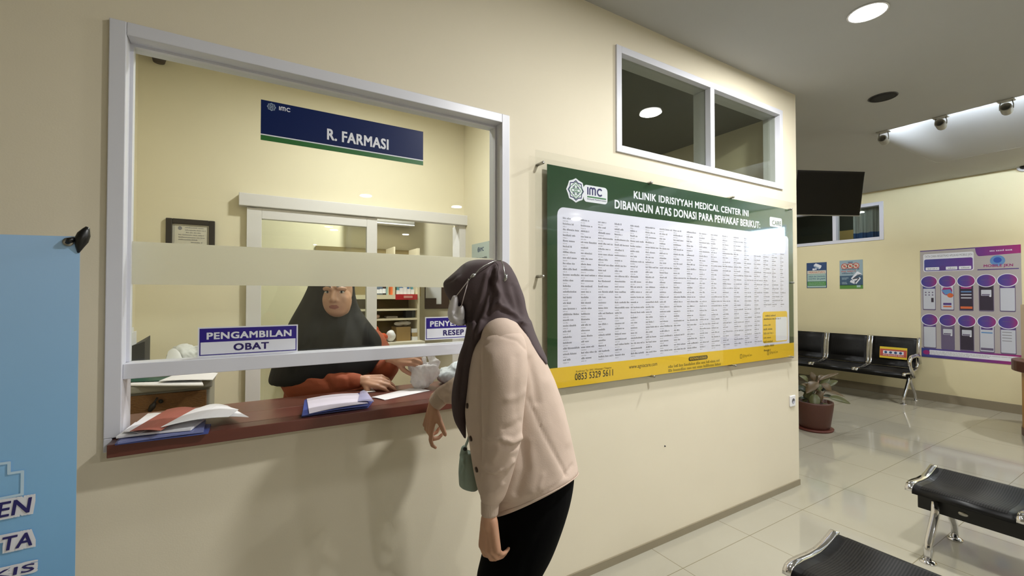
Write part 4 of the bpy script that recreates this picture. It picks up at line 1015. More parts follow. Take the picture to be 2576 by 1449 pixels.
LV = [((2084, 1000), (2140, 1016), .10, L1, -.02), ((2070, 975), (2108, 958), .10, L1, .05), ((2060, 957), (2110, 939), .05, L2, .06), ((2056, 961), (2028, 990), .13, L2, -.12), ((2049, 990), (2050, 1032), .12, L1, -.15),
      ((2073, 1014), (2087, 1043), .10, L1, -.16), ((2033, 961), (2010, 945), .08, L1, -.03), ((2033, 1000), (2008, 1004), .05, L3, .04), ((2028, 986), (2000, 972), .09, L3, .08), ((2076, 984), (2126, 999), .06, L2, .10),
      ((2066, 966), (2092, 985), .10, L2, -.06), ((2048, 958), (2040, 935), .07, L2, .1), ((2040, 965), (2005, 985), .09, L1, .16), ((2058, 955), (2074, 945), .06, L2, .12), ((2044, 975), (2020, 1015), .09, L1, .03), ((2062, 985), (2078, 968), .09, L3, .1), ((2046, 970), (2034, 1008), .08, L1, -.05), ((2058, 978), (2066, 1010), .08, L2, -.09), ((2036, 978), (2016, 966), .07, L2, -.08), ((2064, 972), (2088, 952), .07, L1, .02), ((2070, 996), (2102, 1004), .06, L3, .08), ((2050, 964), (2064, 985), .09, L1, -.12)]
sm = MB()
for (a, b, w_, m, dd) in LV:
    A, B_ = W(a[0], a[1], dpl + dd * .6), W(b[0], b[1], dpl + dd)
    vn = -(ray(a[0], a[1])) / np.linalg.norm(ray(a[0], a[1])); nn = vn * .75 + ZUP * .6
    leaf(A, B_, w_ * .78, m, .012, nn).build('leaf', pl)
    r0 = pc + np.array([random.uniform(-.05, .05), random.uniform(-.05, .05), .27]); sm.tube([r0, (r0 * .4 + A * .6) + np.array([0, 0, .03]), A], [.007, .005, .003], STEM, 7)
sm.build('stems', pl)

# ------------------------------------------------------------------ reception desk at the right edge
dc = np.array([6.94, .742, 0]); dk = thing('reception_desk', 'rounded wooden reception desk at the right edge of the photo', 'desk', dc)
ORW = pm('orange_wood_veneer', (176, 124, 58), .4, var=.12, scale=6, stretch=(6, 6, 1)); DKW = pm('dark_red_brown_wood', (84, 46, 34), .35, var=.12, scale=6)
def stadium(r, z0, z1, m, L_=1.6):
    n = 28; V = []
    pts = [(dc[0] + r * math.cos(PI * i / n), dc[1] + r * math.sin(PI * i / n)) for i in range(n + 1)] + [(dc[0] - r, dc[1] - L_), (dc[0] + r, dc[1] - L_)]
    V = [(x, y, z0) for x, y in pts] + [(x, y, z1) for x, y in pts]; k_ = len(pts)
    return MB().raw(V, [tuple(range(k_ - 1, -1, -1)), tuple(range(k_, 2 * k_))] + [(i, (i + 1) % k_, k_ + (i + 1) % k_, k_ + i) for i in range(k_)], m)
stadium(.452, 0, .075, DKW).build('plinth', dk); stadium(.445, .075, .655, ORW).build('front_panel', dk); stadium(.515, .655, .765, DKW).build('desk_top', dk, bevel=.008)
q = onX(2572, 835, 6.9); AC = glass('hazy_acrylic', (.86, .82, .74), 1.45, .1)
st = thing('leaflet_stand', 'hazy beige acrylic leaflet stand on the reception desk', 'stand', (6.9, q[1] - .06, .766))
MB().box(6.86, 6.93, q[1] - .16, q[1] + .015, .766, .775, AC).build('stand_base', st)
MB().box(6.89, 6.90, q[1] - .15, q[1] + .008, .775, 1.33, pm('beige_leaflet', (196, 176, 146), .6)).build('leaflet_panel', st)

# ------------------------------------------------------------------ papers and things behind the hatch
def sheet(pts, m, t=0.0006, mb=None, sag=0.0):
    """a loose sheet of paper through four corners, bowed a little"""
    mb = mb or MB(); P_ = [np.asarray(q, float) for q in pts]; n = 8; V = []; F = []
    for i in range(n + 1):
        for j in range(n + 1):
            a, b = i / n, j / n
            q = P_[0] * (1 - a) * (1 - b) + P_[1] * a * (1 - b) + P_[2] * a * b + P_[3] * (1 - a) * b
            V.append(q + ZUP * (sag * math.sin(PI * a) * (0.6 + 0.4 * b)))
    k_ = len(V); V += [v - ZUP * t for v in V]
    for i in range(n):
        for j in range(n):
            o = i * (n + 1) + j; F += [(o, o + n + 1, o + n + 2, o + 1), (k_ + o, k_ + o + 1, k_ + o + n + 2, k_ + o + n + 1)]
    e = [i * (n + 1) for i in range(n + 1)] + [n * (n + 1) + j for j in range(1, n + 1)] + [i * (n + 1) + n for i in range(n - 1, -1, -1)] + [j for j in range(n - 1, 0, -1)]
    for x, y in zip(e, e[1:] + e[:1]): F.append((x, y, k_ + y, k_ + x))
    return mb.raw(V, F, m, False)
def onT(u, v, z): return onZ(u, v, z)
BLUEF = pm('blue_folder_plastic', (74, 88, 158), .35); BLUE2 = pm('translucent_blue_folder', (120, 128, 178), .3); BRICK = pm('brick_red_card', (156, 82, 68), .6)
G1 = 'papers piled on the left of the ledge'
Z = LZ + .001
def quad(z, *uv): return [onT(u, v, z) for u, v in uv]
fo = tag(sheet(quad(Z + .003, (289, 1117), (524, 1088), (531, 1066), (308, 1090)), BLUEF, .004).build('blue_folder', origin=onT(400, 1090, Z)), 'blue plastic folder lying under the pile of papers at the left of the ledge', 'folder', G1)
tag(sheet(quad(Z + .011, (296, 1112), (512, 1083), (518, 1056), (330, 1080)), BLUE2, .006, sag=.003).build('document_sleeve', origin=onT(400, 1085, Z + .004)), 'pale blue document sleeve on the blue folder in the pile', 'folder', G1)
tag(sheet(quad(Z + .020, (292, 1098), (480, 1078), (515, 1052), (340, 1062)), PAPER, .006, sag=.002).build('paper_stack', origin=onT(400, 1075, Z + .013)), 'stack of white sheets in the middle of the left pile', 'paper', G1)
tag(sheet(quad(Z + .026, (312, 1086), (352, 1090), (438, 1042), (372, 1040)), PAPER, .001, sag=.004).build('paper_sheet', origin=onT(350, 1075, Z + .02)), 'white sheet with its corner showing left of the brick red card', 'paper', G1)
tag(sheet(quad(Z + .033, (326, 1085), (404, 1083), (492, 1026), (420, 1030)), BRICK, .001, sag=.006).build('red_card', origin=onT(400, 1070, Z + .026)), 'brick red card strip on top of the left pile', 'card', G1)
tag(sheet(quad(Z + .038, (405, 1074), (575, 1048), (600, 1030), (490, 1028)), PAPER, .0012, sag=.012).build('paper_sheet', origin=onT(500, 1055, Z + .03)), 'curved white sheet on top of the left pile', 'paper', G1)
tag(sheet(quad(Z + .024, (500, 1056), (626, 1049), (572, 1020), (500, 1026)), PAPER, .0012, sag=.01).build('paper_slip', origin=onT(560, 1050, Z + .01)), 'white slip sticking out at the right of the left pile', 'paper', G1)
# clipboard folder in the middle
mf = thing('clip_folder', 'blue clip folder with printed sheets in the middle of the ledge', 'folder', onT(850, 1020, Z), 'papers on the ledge')
sheet(quad(Z + .004, (758, 1046), (925, 1024), (940, 1006), (770, 1004)), BLUEF, .004, sag=.002).build('folder_cover', mf)
sheet(quad(Z + .012, (760, 1044), (928, 1020), (920, 988), (766, 1006)), BLUEF, .003, sag=.006).build('folder_cover', mf)
sheet(quad(Z + .016, (778, 1040), (926, 1014), (900, 989), (772, 1003)), pm('lilac_printed_paper', (214, 208, 222), .6), .0008, sag=.006).build('printed_sheet', mf)
sheet(quad(Z + .020, (900, 1010), (941, 1010), (922, 984), (906, 985)), pm('clear_lilac_spine', (176, 176, 210), .3), .001, sag=.004).build('folder_spine', mf)
tag(sheet(quad(Z + .001, (934, 999), (968, 1006), (1082, 982), (1030, 977)), PAPER, .0008, sag=.003).build('paper_sheet', origin=onT(1000, 995, Z)), 'white printed sheet lying right of the blue clip folder', 'paper', 'papers on the ledge')
tag(sheet(quad(Z + .001, (915, 988), (945, 985), (938, 978), (912, 981)), PAPER, .0008, sag=.001).build('paper_slip', origin=onT(930, 983, Z)), 'small white slip under the pharmacist hand', 'paper', 'papers on the ledge')

# drawer cabinet inside, left
CY0 = 2.72; CY1 = 3.12
cx0, cx1 = -0.585, onY(528, 985, CY0)[0]; cz = (onY(300, 992, CY0)[2] + onY(525, 975, CY0)[2]) / 2
GR = pm('grey_cabinet_plastic', (150, 148, 136), .5); RAT = pm('brown_woven_drawer_front', (116, 80, 40), .5, var=.25, scale=60, stretch=(1, 1, 3), bump=.9, bscale=70)
cb = thing('drawer_cabinet', 'plastic drawer cabinet with brown woven fronts and a grey top inside the hatch', 'cabinet', ((cx0 + cx1) / 2, (CY0 + CY1) / 2, 0))
ct_ = cz + .035
MB().box(cx0, cx1, CY0 + .012, CY1, .03, cz, GR).build('carcass', cb, bevel=.006)
MB().box(cx0 - .004, cx1 + .012, CY0 - .012, CY1 + .005, cz, ct_, GR).build('cabinet_top', cb, bevel=.008)
for i in range(4):
    z1 = cz - .012 - i * .21; z0 = z1 - .198
    dr = MB().box(cx0 + .012, cx1 - .014, CY0 - .002, CY0 + .011, z0, z1, RAT).build('drawer', cb, bevel=.004)
    MB().lathe([(.006, 0), (.006, .006), (.010, .009), (.009, .013), (.0001, .014)], ((cx0 + cx1) / 2 + .02, CY0 - .002, z1 - .035), BLACK, 16, axis=(0, -1, 0)).build('knob', dr)
q = onY(378, 1020, CY0 - .03); k_ = thing('key_fob', 'dark key fob hanging on the front of the woven drawer cabinet', 'key', (q[0], CY0 - .03, q[2]))
MB().tube([onY(396, 1000, CY0 - .012), onY(390, 1010, CY0 - .018), onY(384, 1018, CY0 - .02)], .004, BLACK, 8).build('key_loop', k_)
MB().tube([onY(390, 1012, CY0 - .02), onY(384, 1022, CY0 - .022), onY(376, 1034, CY0 - .02)], [.006, .013, .009], pm('key_tag_dark', (40, 34, 28), .5), 10).build('key_tag', k_)
ctop = ct_ + .001
def ctq(z, *uv): return [onT(u, v, z) for u, v in uv]
tag(sheet(ctq(ctop + .008, (322, 968), (512, 968), (505, 952), (350, 950)), PAPER, .006).build('paper_stack', origin=onT(420, 960, ctop)), 'white paper stack on top of the drawer cabinet', 'paper', 'things on the drawer cabinet')
tag(sheet(ctq(ctop + .014, (315, 960), (430, 956), (430, 945), (330, 945)), pm('dark_green_cover', (40, 84, 70), .5), .003).build('green_booklet', origin=onT(380, 952, ctop + .01)), 'dark green booklet on the paper stack on the drawer cabinet', 'booklet', 'things on the drawer cabinet')
tag(sheet(ctq(ctop + .020, (400, 958), (535, 955), (548, 938), (440, 942)), PAPER, .003, sag=.006).build('loose_papers', origin=onT(480, 950, ctop + .014)), 'loose white papers curling at the right of the cabinet top', 'paper', 'things on the drawer cabinet')
# magazine file
bf = thing('magazine_file', 'dark grey magazine file with a white label at the left inside the hatch', 'file box', (*onY(340, 905, 2.98)[:2], ctop))
DGREY = pm('dark_grey_card', (52, 52, 54), .6)
a = onY(318, 870, 2.95); b = onY(366, 868, 2.95); zt = onY(366, 858, 2.95)[2]; zt0 = onY(330, 872, 2.95)[2]
fx0 = a[0] - .02; mbx = MB(); y0, y1 = 2.93, 3.08
mbx.raw([(fx0, y0, ctop), (b[0], y0, ctop), (b[0], y0, zt), (fx0 + .03, y0, zt0), (fx0, y0, zt0), (fx0, y1, ctop), (b[0], y1, ctop), (b[0], y1, zt + .02), (fx0 + .03, y1, zt0), (fx0, y1, zt0)],
        [(0, 1, 2, 3, 4), (9, 8, 7, 6, 5), (0, 5, 6, 1), (1, 6, 7, 2), (2, 7, 8, 3), (3, 8, 9, 4), (4, 9, 5, 0)], DGREY).build('file_body', bf)
c0, c1 = onY(300, 892, y0), onY(330, 878, y0); MB().box(c0[0], c1[0], y0 - .002, y0 - .0005, c0[2], c1[2], PAPER).build('label_card', bf)
pi = MB()
for i in range(3):
    x = fx0 + .012 + i * .012; pi.box(x, x + .004, y0 + .01, y1 - .01, ctop + .02, onY(330, 815 + 10 * i, 3.0)[2], PAPER)
pi.build('filed_papers', bf)
# crumpled bag on the cabinet
PLASTIC = pm('thin_white_plastic', (236, 236, 240), .35, bump=.3, bscale=40)
HAZE = glass('hazy_clear_plastic', (.93, .94, .96), 1.45, .25)
q = onY(462, 866, 2.98); hb = q[2] - ctop; cbq = thing('plastic_bag', 'crumpled clear plastic bag standing on the drawer cabinet behind the sticker', 'bag', (q[0], 2.98, ctop))
me = solid([ell3((q[0], 2.98, ctop + hb * .5), (.075, 0, 0), (0, .06, 0), (0, 0, hb * .5)), ell3((q[0] + .07, 2.99, ctop + hb * .46), (.05, 0, 0), (0, .05, 0), (0, 0, hb * .46))], .006, 3)
put(cloth(me, (), .003, 16, ridge=.009), 'bag_film', pm('hazy_crumpled_plastic', (206, 207, 206), .5), cbq)
q = onY(440, 884, 2.86); tag(sheet([(q[0] - .05, 2.84, ctop + .022), (q[0] + .06, 2.83, ctop + .03), (q[0] + .02, 2.87, q[2] - .01), (q[0] - .03, 2.875, q[2])], PAPER, .001, sag=.02).build('crumpled_paper', origin=(q[0], 2.85, ctop + .02)), 'crumpled white paper in front of the clear bag on the cabinet', 'paper', 'things on the drawer cabinet')
# framed certificate
cf = thing('framed_certificate', 'dark framed certificate on the pharmacy back wall', 'picture frame', (-.32, YB, 1.74))
a0, a1 = onY(417, 548, YB - .02), onY(541, 556, YB - .02); zc1 = (a0[2] + a1[2]) / 2; zc0 = zc1 - .36; fx0, fx1 = a0[0], a1[0]; fwid = .034
FR = pm('dark_wood_frame', (42, 36, 34), .4, var=.2, scale=40)
m = MB(); m.box(fx0, fx0 + fwid, YB - .024, YB - .001, zc0, zc1, FR).box(fx1 - fwid, fx1, YB - .024, YB - .001, zc0, zc1, FR).box(fx0 + fwid, fx1 - fwid, YB - .024, YB - .001, zc1 - fwid, zc1, FR).box(fx0 + fwid, fx1 - fwid, YB - .024, YB - .001, zc0, zc0 + fwid, FR)
m.build('frame', cf, bevel=.004)
p = Print((fx0 + fwid, YB - .010, zc0 + fwid), *FRONT); w_, h_ = fx1 - fx0 - 2 * fwid, zc1 - zc0 - 2 * fwid; CP = flat('certificate_paper', (206, 202, 188), .4)
p.slab(0, 0, w_, h_, .004, CP); p.line([(.008, .008), (w_ - .008, .008), (w_ - .008, h_ - .008), (.008, h_ - .008)], .002, GREYINK, closed=True); p.ell(w_ * .2, h_ * .91, .011, .012, GREYINK)
for i, (a, b) in enumerate(((.34, .5), (.34, .56), (.36, .4), (.16, .7), (.16, .7), (.16, .5), (.5, .3), (.16, .7), (.16, .6), (.16, .7))): p.scribble(w_ * a, h_ * (.92 - .055 * i), w_ * b, .007, GREYINK)
p.mb.build('certificate_sheet', cf)
# dark ceiling fitting at the top left of the pharmacy
q = onY(400, 138, YB - .06)
tag(MB().lathe([(.0001, -.05), (.03, -.05), (.038, -.02), (.038, .0), (.0001, .0)], (q[0], YB - .06, ZC), pm('dark_brown_fitting', (60, 48, 38), .6), 20).build('ceiling_sensor', origin=(q[0], YB - .06, ZC)), 'small dark round fitting on the pharmacy ceiling at the top left of the hatch', 'sensor')
# notice on the pharmacy side wall
xs = PXR - .004; a, b = onX(1187, 615, xs), onX(1230, 606, xs); zt = b[2]
p = Print((xs, a[1], zt - .36), *WEST); w_ = a[1] - b[1]; TEALP = flat('pale_blue_card', (176, 190, 188), .4)
p.slab(0, 0, w_, .36, .003, TEALP); emblem(p, w_ * .42, .305, .022, CN, CN, w=.1); p.text('IMC', w_ * .5, .288, w_ * .72, .322, CN, bold=.02)
for i in range(6): p.scribble(w_ * .08, .225 - .034 * i, w_ * .82, .016, INK)
tag(p.mb.build('wall_notice', origin=(xs, a[1] - w_ / 2, zt - .36)), 'pale blue IMC notice on the right side wall inside the pharmacy', 'notice')

# ------------------------------------------------------------------ store room seen past the sliding door
YS = 5.055
def sx(u, v=760, y=YS): return onY(u, v, y)[0]
def sz(u, v, y=YS): return onY(u, v, y)[2]
SHW = pm('cream_shelf_board', (226, 216, 188), .5); BACKB = pm('olive_brown_backboard', (128, 112, 72), .7)
yf = 4.72
X0s, X1s = .62, onY(1050, 780, yf)[0]
sh = thing('shelf_unit', 'cream open shelf unit with medicine seen through the door', 'shelf', ((X0s + X1s) / 2, YS, 0))
MB().box(X0s, X1s, YS - .02, YS - .005, .78, 1.95, BACKB).build('back_panel', sh)
MB().box(X1s, X1s + .025, yf, YS - .005, .78, 1.95, SHW).build('side_panel', sh)
zs = {}
for nm, v, th in (('a', 747, .045), ('b', 779, .02), ('c', 803, .02)):
    z = onY(1010, v, yf)[2]; zs[nm] = z; MB().box(X0s, X1s - .001, yf, YS - .021, z - th * .5, z + th * .5, SHW).build('shelf_board', sh)
zt = onY(1010, 858, yf)[2]
MB().box(X0s - .2, X1s + .03, yf - .12, YS - .005, 0.0, zt - .03, pm('cream_cabinet_front', (206, 196, 166), .5)).build('base_cabinet', sh)
MB().box(X0s - .22, X1s + .04, yf - .14, YS - .005, zt - .03, zt, pm('pale_counter_top', (214, 208, 188), .4)).build('counter_top', sh)
dv = onY(992, 730, yf)[0]; MB().box(dv - .008, dv + .008, yf, YS - .021, zs['a'] + .023, 1.95, SHW).build('divider', sh)
MB().box(dv + .012, X1s - .004, yf - .012, yf - .001, zs['a'] - .03, zs['a'] + .03, pm('red_shelf_strip', (186, 40, 46), .4)).build('shelf_strip', sh, label='red shelf edge strip with a white tag')
MB().box(dv + .1, X1s - .06, yf - .0145, yf - .0125, zs['a'] - .012, zs['a'] + .014, pm('strip_tag', (216, 150, 140), .5)).build('strip_tag', sh)
zq = zs['a'] + .0235
def bottle(u, h, col, capc, r, lab, y=yf + .07):
    x = onY(u, 740, y)[0]; t = thing('medicine_bottle', lab, 'bottle', (x, y, zq), 'bottles on the store shelf')
    MB().lathe([(r, 0), (r, h * .68), (r * .5, h * .8), (r * .5, h * .86), (.0001, h * .86)], (x, y, zq), col, 14).build('bottle_body', t)
    MB().lathe([(r * .56, h * .84), (r * .56, h), (.0001, h)], (x, y, zq), capc, 14).build('bottle_cap', t)
    MB().lathe([(r * 1.02, h * .12), (r * 1.02, h * .48)], (x, y, zq), WPR, 14, caps=False).build('bottle_label', t)
AMB = pm('dark_brown_bottle', (52, 36, 34), .25); BLB = pm('grey_blue_bottle', (96, 110, 130), .3); ORB = pm('orange_box', (222, 112, 60), .4)
bottle(951, .12, BLB, WHITE, .02, 'greenish grey medicine bottle, first from the left on the store shelf'); bottle(958, .13, BLB, AMB, .022, 'grey medicine bottle with a dark cap, second from the left on the store shelf'); bottle(966, .14, AMB, WHITE, .022, 'dark brown medicine bottle beside the pale tube on the store shelf')
x = onY(973, 740, yf + .06)[0]; tag(MB().box(x - .008, x + .008, yf + .05, yf + .07, zq, zq + .12, pm('pale_teal_tube', (150, 178, 176), .4)).build('ointment_box', origin=(x, yf + .06, zq)), 'thin pale teal box between the bottles and the orange box', 'box', 'boxes on the store shelf')
x = onY(985, 740, yf + .06)[0]; tag(MB().box(x - .018, x + .016, yf + .04, yf + .1, zq, zq + .11, ORB).build('medicine_box', origin=(x, yf + .06, zq)), 'orange medicine box next to the shelf divider', 'box', 'boxes on the store shelf')
for i, u in enumerate((1000, 1009, 1018, 1027, 1036)):
    x = onY(u, 735, yf + .06)[0]; hh_ = (.10, .15, .17, .13, .12)[i]
    b_ = thing('syringe_pack', ('white and blue pack at the left end of the red shelf strip', 'white and teal pack second above the red strip', 'tall blue pack in the middle above the red strip', 'white pack fourth above the red strip', 'white pack at the right end above the red strip')[i], 'pack', (x, yf + .06, zq), 'packs above the red shelf strip')
    MB().box(x - .019, x + .019, yf + .04, yf + .09, zq, zq + hh_ * .5, WHITE).build('pack_box', b_); MB().box(x - .012, x + .012, yf + .052, yf + .078, zq + hh_ * .5, zq + hh_, pm(('teal_insert', 'blue_insert')[i % 2], ((90, 150, 160), (70, 110, 160))[i % 2], .4)).build('pack_insert', b_)
# middle shelf things
x = onY(1028, 795, yf + .1)[0]; z = zs['c'] + .011; 
tag(MB().box(x - .045, x + .02, yf + .06, yf + .16, z, z + .085, pm('dark_box', (40, 42, 48), .5)).build('dark_box', origin=(x, yf + .1, z)), 'dark box on the third store shelf', 'box', 'boxes on the store shelf')
tag(MB().box(x + .026, x + .07, yf + .07, yf + .16, z, z + .09, pm('slate_box', (84, 92, 98), .5)).build('slate_box', origin=(x + .045, yf + .1, z)), 'slate grey box right of the dark box on the third store shelf', 'box', 'boxes on the store shelf')
x = onY(984, 800, yf + .08)[0]; tag(MB().box(x - .06, x + .06, yf + .04, yf + .14, z, z + .022, pm('grey_tray', (146, 138, 132), .5)).build('flat_tray', origin=(x, yf + .08, z)), 'flat grey tray lying on the third store shelf', 'tray')
x = onY(947, 800, yf + .06)[0]; me = solid([ell3((x, yf + .07, z + .022), (.04, 0, 0), (0, .04, 0), (0, 0, .022))], .006, 3); t_ = thing('cloth_bundle', 'small pinkish cloth bundle at the left of the third store shelf', 'cloth', (x, yf + .07, z)); put(cloth(me, (), .008, 30), 'cloth', pm('pinkish_cloth', (206, 176, 166), .8), t_)
# counter things
x = onY(1017, 850, yf + .05)[0]; tag(MB().box(x - .1, x + .055, yf, yf + .2, zt + .001, zt + .15, pm('brown_carton', (150, 122, 74), .7)).build('carton', origin=(x, yf + .1, zt)), 'brown carton on the store counter', 'carton')
t_ = thing('bag_of_gauze', 'white crumpled bag lying on the brown carton', 'bag', (x + .0, yf + .1, zt + .152)); me = solid([ell3((x - .04, yf + .1, zt + .185), (.06, 0, 0), (0, .06, 0), (0, 0, .024)), ell3((x + .02, yf + .1, zt + .187), (.07, 0, 0), (0, .06, 0), (0, 0, .026))], .008, 2); put(cloth(me, (), .008, 22), 'bag_film', PLASTIC, t_)
x = onY(981, 845, yf - .02)[0]; t_ = thing('white_bundle', 'white wrapped bundle left of the brown carton', 'bundle', (x, yf, zt)); me = solid([ell3((x + .015, yf - .01, zt + .066), (.05, 0, 0), (0, .06, 0), (0, 0, .06))], .008, 2); put(cloth(me, (), .008, 22), 'wrap', PAPER, t_)
x = onY(962, 855, yf - .1)[0]; t_ = thing('orange_bag', 'orange-red plastic bag on the store counter behind the pharmacist', 'bag', (x, yf - .08, zt)); me = solid([ell3((x - .02, yf - .07, zt + .058), (.085, 0, 0), (0, .05, 0), (0, 0, .05)), ell3((x - .07, yf - .07, zt + .1), (.05, 0, 0), (0, .04, 0), (0, 0, .08))], .008, 2); put(cloth(me, (), .008, 20), 'bag_film', pm('orange_red_plastic', (198, 84, 52), .35), t_)
x = onY(1043, 845, yf)[0]
for i in range(3): tag(MB().box(x - .028, x + .028, yf - .02 + .01 * i, yf + .12, zt + .001 + i * .042, zt + .041 + i * .042, (PAPER, pm('tan_box', (170, 146, 100), .6), PAPER)[i]).build('small_carton', origin=(x, yf, zt + i * .042)), ('bottom white carton right of the brown carton', 'tan carton between two white cartons', 'top white carton right of the brown carton')[i], 'carton', 'cartons stacked on the store counter')
# pin board with papers
y = YS - .012; a, b = onY(1069, 700, y), onY(1125, 778, y)
pb_ = thing('notice_board', 'brown notice board with pinned white papers beyond the sliding door', 'board', ((a[0] + b[0]) / 2, YS, b[2]))
MB().box(a[0], b[0] + .03, y, YS - .001, b[2] + .01, b[2] + .5, pm('dark_brown_board', (72, 48, 36), .6)).build('board_panel', pb_, bevel=.004)
for (u0, v0, u1, v1) in ((1071, 690, 1098, 750), (1098, 690, 1110, 765)):
    c, d_ = onY(u0, v0, y - .003), onY(u1, v1, y - .003); MB().box(c[0], d_[0], y - .004, y - .001, d_[2], c[2], PAPER).build('pinned_paper', pb_)
# switch box by the shelf, air conditioner above
a = onY(1054, 733, YS - .02); sb = thing('switch_box', 'small yellowed switch box beside the store shelf', 'switch', (a[0], YS, a[2])); MB().box(a[0] - .02, a[0] + .02, YS - .03, YS - .001, a[2] - .06, a[2] + .1, pm('yellowed_plastic', (206, 186, 130), .5)).build('box_body', sb, bevel=.003); MB().box(a[0] - .045, a[0] - .012, YS - .04, YS - .03, a[2] - .01, a[2] + .02, WHITE).build('rocker', sb)
ya = YS - .22; a, b = onY(945, 552, ya), onY(1045, 569, ya)
ac = thing('air_conditioner', 'white wall air conditioner above the store shelf, cut by the door header', 'air conditioner', ((a[0] + b[0]) / 2, YS, b[2]))
MB().box(a[0] - .25, b[0], ya, YS - .001, b[2] + .012, b[2] + .28, pm('greyed_white_plastic', (150, 148, 140), .45)).build('housing', ac, bevel=.015); MB().box(a[0] - .24, b[0] - .01, ya - .004, ya + .1, b[2], b[2] + .011, WHITE).build('air_flap', ac)
# pale bundle at the right end of the counter
q = onZ(1140, 970, LZ); 
t_ = thing('pale_blue_bundle', 'pale blue crinkled bundle on the counter beside the customer scarf', 'bundle', (q[0], q[1] + .06, LZ))
c_ = np.array([q[0] + .02, q[1] + .07, LZ + .05]); me = solid([ell3(c_ - ZUP * .012, (.075, 0, 0), (0, .06, 0), (0, 0, .036)), ell3(c_ + np.array([.06, 0, .012]), (.08, 0, 0), (0, .06, 0), (0, 0, .042))], .006, 2); put(cloth(me, (), .004, 16, ridge=.010), 'bundle_wrap', pm('pale_blue_crinkled_plastic', (196, 206, 210), .45), t_)

# ------------------------------------------------------------------ people
SKIN = pm('warm_light_skin', (196, 150, 122), .5, var=.05, scale=20, sub=.12, bump=.05, bscale=200)
LIP = pm('lip', (160, 100, 88), .5); BROW = pm('dark_brow_hair', (40, 30, 26), .7); EYEW = pm('eye_white', (214, 208, 200), .3); IRIS = pm('dark_iris', (28, 20, 16), .2)
BEIGE = pm('beige_brushed_cotton', (200, 179, 164), .9, var=.05, scale=30, bump=.12, bscale=300)
BEIGE_RIB = pm('beige_ribbed_cuff', (190, 170, 154), .85, var=.05, scale=20, bump=.4, bscale=300, stretch=(1, 1, .15))
PLUM = pm('dark_plum_scarf_cloth', (72, 58, 60), .8, var=.05, scale=20, bump=.1, bscale=350)
BLK = pm('black_trouser_cloth', (4, 4, 5), 1.0, spec=.1)
NIGHT = pm('black_scarf_cloth', (9, 9, 10), .8)
ORNG = pm('rust_orange_uniform', (150, 74, 44), .8, var=.06, scale=20, bump=.15, bscale=300)
MASKW = pm('white_face_mask', (206, 202, 206), .7, bump=.1, bscale=300)

# ---- customer ----------------------------------------------------------
base = W(1330, 1500, 1.40); cu_ = thing('person', 'woman in a beige jacket, plum headscarf and white mask leaning on the hatch ledge', 'person', (base[0], base[1], 0))
DN, DF = 1.225, 1.58                   # depth of the near and far arm
def w3(u, v, d): return W(u, v, d)
# body: one continuous surface
bp = []
hip = w3(1338, 1268, 1.40); wst = w3(1315, 1110, 1.40); chs = w3(1275, 960, 1.40); nck = w3(1238, 860, 1.41); hd = w3(1205, 745, 1.42)
bp += [cap(hip, wst, .072, .085), cap(wst, chs, .105, .115), cap(chs, nck, .11, .06), cap(nck, hd, .05, .055)]
up_h = (w3(1213, 690, 1.42) - hd); up_h /= np.linalg.norm(up_h)
fwd_h = -RT * .86 - ZUP * .42 + FH * .12; fwd_h /= np.linalg.norm(fwd_h); sd_h = np.cross(up_h, fwd_h); sd_h /= np.linalg.norm(sd_h); up_h = np.cross(fwd_h, sd_h)
hc = w3(1207, 732, 1.42)
bp.append(ell3(hc, fwd_h * .084, sd_h * .064, up_h * .080)); bp.append(ell3(hc + fwd_h * .035 - up_h * .05, fwd_h * .062, sd_h * .055, up_h * .065))
bp.append(cap(hc + fwd_h * .09 - up_h * .01, hc + fwd_h * .105 - up_h * .035, .008, .012))       # nose under the mask
for s_ in (-1, 1): bp.append(ell3(hc + sd_h * .06 * s_ - up_h * .015, fwd_h * .018, sd_h * .01, up_h * .03))   # ears under the scarf
sn, en, wn = w3(1272, 865, DN + .03), w3(1258, 1110, DN - .005), w3(1231, 1292, DN)
bp += [cap(sn + FH * .01, en, .040, .034), cap(en, wn, .028, .0195)]
bp += hand(w3(1231, 1302, DN), -ZUP * 1.0 + RT * .02, -RT * .62 - FH * .78, False, .98, curls=[(22, 30, 18), (28, 36, 22), (34, 40, 25), (40, 42, 26)], thumb=(30, 15), thumb_out=.35)
sf, ef, wf = w3(1240, 880, DF), w3(1172, 992, 1.63), w3(1099, 1003, 1.682)
bp += [cap(chs, sf, .08, .05), cap(sf, ef, .045, .036), cap(ef, wf, .034, .0205)]
bp += [cap(nck, sn + FH * .03, .05, .035)]
bp += hand(w3(1090, 1020, 1.678), -ZUP * 1.0 - RT * .20 - FH * .12, -RT * .80 - FH * .55 + ZUP * .1, True, 1.0, curls=[(8, 22, 34), (40, 62, 40), (50, 68, 42), (55, 70, 45)], thumb=(25, 25), thumb_out=.45)
for du, dd in ((-22, -.075), (14, .085)):
    kn = w3(1285 + du, 1560, 1.38 + dd); an = np.array([kn[0], kn[1], .09]) + RT * .02
    bp += [cap(hip - RT * .015 + FH * dd * .9, kn, .056, .048), cap(kn, an, .052, .036), cap(an - ZUP * .045, an - RT * .15 - ZUP * .055, .034, .026)]
me = solid(bp, .0042, 5, .5)
body = put(me, 'body', SKIN, cu_)
